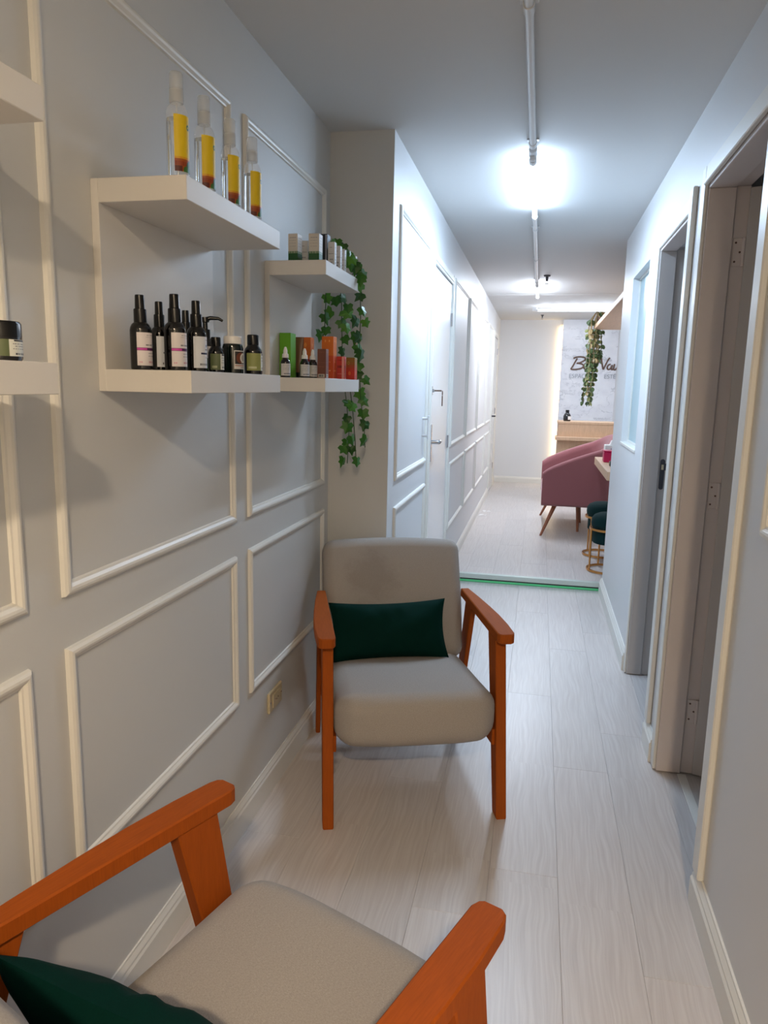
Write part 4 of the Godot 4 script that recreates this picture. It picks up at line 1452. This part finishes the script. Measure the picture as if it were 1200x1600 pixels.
	carton("small red and white box right of the tallest orange box", Vector3(-0.697, low, -2.535), Vector3(0.028, 0.08, 0.026), printed("box_red", 48, 64, Color(0.74, 0.20, 0.16), [["r", 0.7, 0, 0.3, 1, Color(0.86, 0.62, 0.58)], ["t", 0.15, 0.15, 0.5, 0.04, Color(0.3, 0.05, 0.05)], ["t", 0.15, 0.4, 0.5, 0.12, Color(0.35, 0.05, 0.05)], ["t", 0.15, 0.75, 0.5, 0.04, Color(0.9, 0.6, 0.5)]]))
	var fade := []
	for k in 40:
		fade.append(["r", 0, k / 40.0, 1, 0.03, Color(0.42, 0.44, 0.06).lerp(Color(0.78, 0.13, 0.05), smoothstep(0.15, 0.7, k / 40.0))])
	fade.append(["d", 0.5, 0.72, 0.13, 0.0, Color(0.82, 0.4, 0.15)])
	fade.append(["d", 0.4, 0.25, 0.1, 0.07, Color(0.62, 0.62, 0.2)])
	carton("red box with green top print at the right end beside the ivy", Vector3(-0.676, low, -2.588), Vector3(0.038, 0.079, 0.036), printed("box_red_green", 48, 64, Color(0.7, 0.2, 0.1), fade))
	# brown tube standing on its black cap
	var tb := thing("cream_tube", "brown cream tube standing on its black cap between dropper bottles", "tube", Vector3(-0.79, low, -2.345))
	var m := MB.new()
	var rows := []
	for q in [[0.018, 0.0115, 0.0115], [0.03, 0.013, 0.0125], [0.08, 0.0145, 0.008], [0.12, 0.0155, 0.003], [0.134, 0.016, 0.0012]]:
		var row := PackedVector3Array()
		for k in 17:
			var a := TAU * k / 16.0
			row.append(Vector3(cos(a) * q[1], q[0], sin(a) * q[2]))
		rows.append(row)
	m.grid(rows)
	obj("body", m, mat("tube_brown", Color(0.42, 0.28, 0.19), 0.4), tb)
	obj("cap", lathe_mesh([[0, 0], [0.0115, 0], [0.0122, 0.002], [0.0122, 0.018], [0, 0.018]]), M.black_plastic, tb)
	# corner shelf, upper board
	var herb := printed("box_herbal", 48, 96, Color(0.80, 0.77, 0.72), [["t", 0.15, 0.12, 0.7, 0.03, grey], ["t", 0.15, 0.22, 0.7, 0.02, grey], ["t", 0.15, 0.32, 0.7, 0.02, grey], ["t", 0.15, 0.42, 0.7, 0.02, grey], ["t", 0, 0.60, 1, 0.08, Color(0.14, 0.36, 0.12)], ["r", 0, 0.67, 1, 0.33, Color(0.12, 0.32, 0.12)]])
	var plain := printed("box_white", 32, 64, Color(0.82, 0.81, 0.80), [["r", 0.1, 0.44, 0.8, 0.02, grey], ["t", 0.3, 0.2, 0.4, 0.04, grey], ["t", 0.3, 0.65, 0.4, 0.06, dark], ["t", 0.3, 0.78, 0.4, 0.06, dark]])
	var gr := "small boxes on top of the corner shelf"
	carton("white box with a grass-green foot, leftmost on the corner shelf top", Vector3(-0.776, up, -2.262), Vector3(0.032, 0.089, 0.034), herb, -0.1, gr)
	carton("grey-white box just right of the leftmost grass-green box", Vector3(-0.762, up, -2.315), Vector3(0.026, 0.078, 0.03), plain, 0.1, gr)
	carton("white box with a grass-green foot beside the navy box", Vector3(-0.712, up, -2.272), Vector3(0.034, 0.09, 0.036), herb, 0.0, gr)
	carton("navy blue box behind the second grass-green box", Vector3(-0.722, up, -2.39), Vector3(0.036, 0.112, 0.036), printed("box_navy", 48, 64, Color(0.03, 0.035, 0.07), [["r", 0.82, 0.02, 0.16, 0.96, Color(0.62, 0.62, 0.66)]]), 0.0, gr)
	carton("small white box first of three in a row towards the ivy", Vector3(-0.684, up, -2.362), Vector3(0.022, 0.083, 0.022), plain, 0.0, gr)
	carton("small white box second of three in a row towards the ivy", Vector3(-0.680, up, -2.418), Vector3(0.021, 0.081, 0.021), plain, 0.0, gr)
	carton("small white box third of three, against the ivy leaves", Vector3(-0.677, up, -2.468), Vector3(0.018, 0.08, 0.021), plain, 0.0, gr)
	carton("small white box half hidden by ivy at the board's end", Vector3(-0.672, up, -2.598), Vector3(0.018, 0.08, 0.02), plain, 0.0, gr)

# ------------------------------------------------------------------ ivy
func ivy_leaf_mesh(sd: int) -> ArrayMesh:
	var r := RandomNumberGenerator.new()
	r.seed = sd
	# five pointed lobes round the stalk, folded a little along the midrib
	var o := [[0.0, 0.0], [0.22, 0.16], [0.52, 0.02], [0.40, -0.28], [0.52, -0.52], [0.22, -0.60], [0.0, -1.0], [-0.22, -0.60], [-0.52, -0.52], [-0.40, -0.28], [-0.52, 0.02], [-0.22, 0.16]]
	var pts := []
	for p in o:
		var x: float = p[0] * r.randf_range(0.88, 1.12)
		var y: float = p[1] * r.randf_range(0.92, 1.08)
		pts.append(Vector3(x, y, -0.28 * absf(x) - 0.12 * y * y + r.randf_range(-0.03, 0.03)))
	var m := MB.new()
	var c := Vector3(0, -0.3, 0.02)
	for s in [1.0, -1.0]:
		for i in pts.size():
			var a: Vector3 = pts[i] + Vector3(0, 0, 0.006 * s)
			var b: Vector3 = pts[(i + 1) % pts.size()] + Vector3(0, 0, 0.006 * s)
			m.face([c + Vector3(0, 0, 0.006 * s), a, b], Vector3(0, 0, s))
	return m.mesh()

func ivy() -> void:
	var t := thing("ivy_garland", "green ivy garland trailing from the corner shelf down to the wall panel", "plant", Vector3(-0.68, 1.775, -2.60))
	var at := t.position
	var strands := {
		"left": [[-0.808, 1.722, -2.70], [-0.811, 1.650, -2.70], [-0.804, 1.604, -2.70], [-0.823, 1.585, -2.70]],
		"mid": [[-0.777, 1.715, -2.73], [-0.744, 1.724, -2.73], [-0.727, 1.690, -2.73], [-0.790, 1.665, -2.73], [-0.743, 1.665, -2.73], [-0.756, 1.631, -2.73], [-0.736, 1.616, -2.73], [-0.742, 1.572, -2.73], [-0.745, 1.528, -2.73], [-0.74, 1.47, -2.73], [-0.735, 1.40, -2.74]],
		"mid_low": [[-0.729, 1.331, -2.74], [-0.702, 1.319, -2.74], [-0.725, 1.273, -2.74], [-0.721, 1.240, -2.74], [-0.710, 1.191, -2.74], [-0.730, 1.181, -2.74], [-0.713, 1.152, -2.74], [-0.744, 1.154, -2.74], [-0.740, 1.106, -2.74], [-0.685, 1.109, -2.74]],
		"right": [[-0.660, 1.724, -2.68], [-0.662, 1.672, -2.68], [-0.678, 1.633, -2.68], [-0.649, 1.630, -2.68], [-0.683, 1.578, -2.68], [-0.664, 1.572, -2.68], [-0.676, 1.535, -2.68], [-0.660, 1.514, -2.68], [-0.666, 1.471, -2.68], [-0.668, 1.440, -2.68], [-0.648, 1.418, -2.68], [-0.664, 1.371, -2.68], [-0.657, 1.340, -2.68], [-0.650, 1.297, -2.68], [-0.639, 1.255, -2.68], [-0.635, 1.190, -2.68]],
		"top": [[-0.70, 1.857, -2.41], [-0.69, 1.869, -2.44], [-0.68, 1.865, -2.49], [-0.672, 1.847, -2.535], [-0.668, 1.841, -2.585], [-0.66, 1.811, -2.505], [-0.66, 1.814, -2.60], [-0.645, 1.790, -2.60], [-0.655, 1.800, -2.55], [-0.66, 1.823, -2.50], [-0.69, 1.85, -2.46], [-0.652, 1.806, -2.53], [-0.72, 1.86, -2.55], [-0.72, 1.82, -2.58], [-0.64, 1.77, -2.575], [-0.638, 1.745, -2.60]],
	}
	var paths := {
		"left": [[-0.69, 1.85, -2.56], [-0.75, 1.83, -2.62], [-0.80, 1.79, -2.68], [-0.806, 1.70, -2.70], [-0.81, 1.60, -2.70], [-0.82, 1.57, -2.70]],
		"mid": [[-0.69, 1.85, -2.56], [-0.72, 1.82, -2.63], [-0.75, 1.77, -2.70], [-0.752, 1.70, -2.73], [-0.75, 1.60, -2.73], [-0.745, 1.45, -2.73], [-0.73, 1.33, -2.74], [-0.72, 1.22, -2.74], [-0.725, 1.10, -2.74]],
		"right": [[-0.69, 1.85, -2.56], [-0.67, 1.83, -2.61], [-0.663, 1.78, -2.66], [-0.665, 1.65, -2.68], [-0.668, 1.50, -2.68], [-0.66, 1.35, -2.68], [-0.645, 1.25, -2.68], [-0.64, 1.17, -2.68]],
		"low": [[-0.75, 1.55, -2.73], [-0.72, 1.42, -2.735], [-0.705, 1.30, -2.74], [-0.695, 1.20, -2.74], [-0.688, 1.09, -2.74]],
		"top": [[-0.70, 1.78, -2.42], [-0.69, 1.83, -2.46], [-0.67, 1.82, -2.53], [-0.66, 1.79, -2.60], [-0.645, 1.76, -2.61]],
	}
	for k in paths:
		var p := []
		for q in paths[k]:
			p.append(Vector3(q[0], q[1], q[2]) - at)
		var m := MB.new()
		m.tube(p, 0.0018, 5)
		obj("stem", m, M.stem, t)
	var kinds := []
	for k in 4:
		kinds.append(ivy_leaf_mesh(50 + k))
	var r := RandomNumberGenerator.new()
	r.seed = 77
	var i := 0
	for k in strands:
		for q in strands[k]:
			var o := obj("leaf", kinds[i % 4], M[["ivy_dark", "ivy_mid", "ivy_mid", "ivy_light"][r.randi() % 4]], t)
			var s := r.randf_range(0.036, 0.050) * (0.9 if k == "top" else 1.0)
			var face := atan2(0.6, 1.0) + r.randf_range(-0.8, 0.8)
			o.transform = Transform3D(Basis.from_euler(Vector3(r.randf_range(-0.5, 0.25), face, r.randf_range(-0.9, 0.9))).scaled(Vector3.ONE * s), Vector3(q[0], q[1] + s * 0.35, q[2]) - at)
			i += 1

# ------------------------------------------------------------------ small things on walls, ceiling and floor
func small_things() -> void:
	# socket on the left wall
	var t := thing("wall_outlet", "cream wall outlet low on the left wall between two panels", "outlet", Vector3(LEFT, 0.325, -2.243))
	var m := MB.new()
	m.box(Vector3(0.005, 0, 0), Vector3(0.010, 0.076, 0.125), 0.004)
	obj("plate", m, M.plastic_cream, t)
	m = MB.new()
	m.box(Vector3(0.0115, 0, 0), Vector3(0.004, 0.048, 0.07), 0.0015)
	var mod := obj("module", m, M.plastic_cream, t)
	for z in [-0.012, 0.0, 0.012]:
		m = MB.new()
		m.tube([Vector3(0.0130, 0.0 if z else -0.004, z), Vector3(0.0139, 0.0 if z else -0.004, z)], 0.0028, 8)
		obj("hole", m, M.black_plastic, mod)
	for z in [-0.052, 0.052]:
		m = MB.new()
		m.tube([Vector3(0.0095, 0, z), Vector3(0.0108, 0, z)], 0.004, 8)
		obj("screw", m, M.chrome, t)
	# pull handle on the panelled wall
	t = thing("pull_handle", "white bar handle on the panelled wall before the glossy door", "handle", Vector3(INNER, 1.195, -3.79))
	m = MB.new()
	m.span(Vector3(0.026, -0.062, -0.011), Vector3(0.036, 0.062, 0.011), 0.003)
	obj("bar", m, M.plastic_white, t)
	for y in [-0.045, 0.045]:
		m = MB.new()
		m.tube([Vector3(0, y, 0), Vector3(0.028, y, 0)], 0.007, 8)
		obj("post", m, M.plastic_white, t)
	# conduit on the ceiling
	var lens := [["white conduit on the near ceiling leading to the first tube light", -3.12, 1.3], ["white conduit on the ceiling between the two lengthways tube lights", -6.78, -4.3]]
	for c in lens:
		t = thing("ceiling_conduit", c[0], "conduit", Vector3(-0.08, TOP, (c[1] + c[2]) * 0.5), 0.0, "ceiling conduits")
		var h: float = (c[2] - c[1]) * 0.5
		m = MB.new()
		m.tube([Vector3(0, -0.018, -h), Vector3(0, -0.018, h)], 0.0125, 12)
		obj("pipe", m, M.plastic_white, t)
		var z := -h + 0.03
		while z < h:
			m = MB.new()
			m.tube([Vector3(0, -0.018, z - 0.02), Vector3(0, -0.018, z + 0.02)], 0.0155, 12)
			m.span(Vector3(-0.024, -0.006, z - 0.012), Vector3(0.024, 0, z + 0.012), 0.002)
			obj("clip", m, M.plastic_white, t)
			z += 1.05
		m = MB.new()
		m.tube([Vector3(0, -0.02, -h - 0.02), Vector3(0, -0.03, -h - 0.075)], [0.0165, 0.0165], 12)
		obj("coupling", m, M.plastic_white, t)
	# sprinklers
	for q in [[Vector3(0.008, TOP, -6.57), 1.0, "dark sprinkler on the ceiling right of the conduit"], [Vector3(-0.02, TOP, -9.95), 0.7, "small sprinkler on the ceiling near the far wall"]]:
		t = thing("sprinkler", q[2], "sprinkler", q[0], 0.0, "ceiling sprinklers")
		m = MB.new()
		m.lathe([Vector2(0, -0.012), Vector2(0.026, -0.012), Vector2(0.03, -0.002), Vector2(0.03, 0.0), Vector2(0, 0.0)], 16)
		obj("rosette", m, M.dark_metal, t)
		m = MB.new()
		m.lathe([Vector2(0, -0.05), Vector2(0.010, -0.05), Vector2(0.012, -0.012), Vector2(0, -0.012)], 12)
		obj("body", m, M.dark_metal, t)
		m = MB.new()
		m.lathe([Vector2(0, -0.074), Vector2(0.016, -0.074), Vector2(0.016, -0.071), Vector2(0, -0.071)], 12)
		m.tube([Vector3(0.009, -0.05, 0), Vector3(0.009, -0.072, 0)], 0.002, 6)
		m.tube([Vector3(-0.009, -0.05, 0), Vector3(-0.009, -0.072, 0)], 0.002, 6)
		obj("deflector", m, M.dark_metal, t)
		t.scale = Vector3.ONE * q[1]
	# scraps of paper on the far floor
	for q in [[Vector3(-0.505, RAISED, -7.98), 0.25, "white paper scrap on the far floor, the farther of two"], [Vector3(-0.525, RAISED, -7.72), -0.1, "white paper scrap on the far floor, the nearer of two"]]:
		m = MB.new()
		var rows := []
		for r in 4:
			var row := PackedVector3Array()
			for c in 6:
				row.append(Vector3(-0.04 + 0.016 * c, 0.0015 + 0.003 * sin(c * 1.3 + r), -0.05 + 0.033 * r))
			rows.append(row)
		m.grid(rows, false, false, false)
		var o := obj("paper_scrap", m, M.white_cap)
		o.position = q[0]
		o.rotation.y = q[1]
		tag(o, q[2], "paper", "paper scraps on the far floor")
	# shallow joint strip across the far ceiling
	m = MB.new()
	m.span(Vector3(INNER, TOP - 0.003, -7.86), Vector3(FAR_RIGHT, TOP, -7.875), 0.001)
	structure("trim_ceiling", m, M.ceiling_paint)
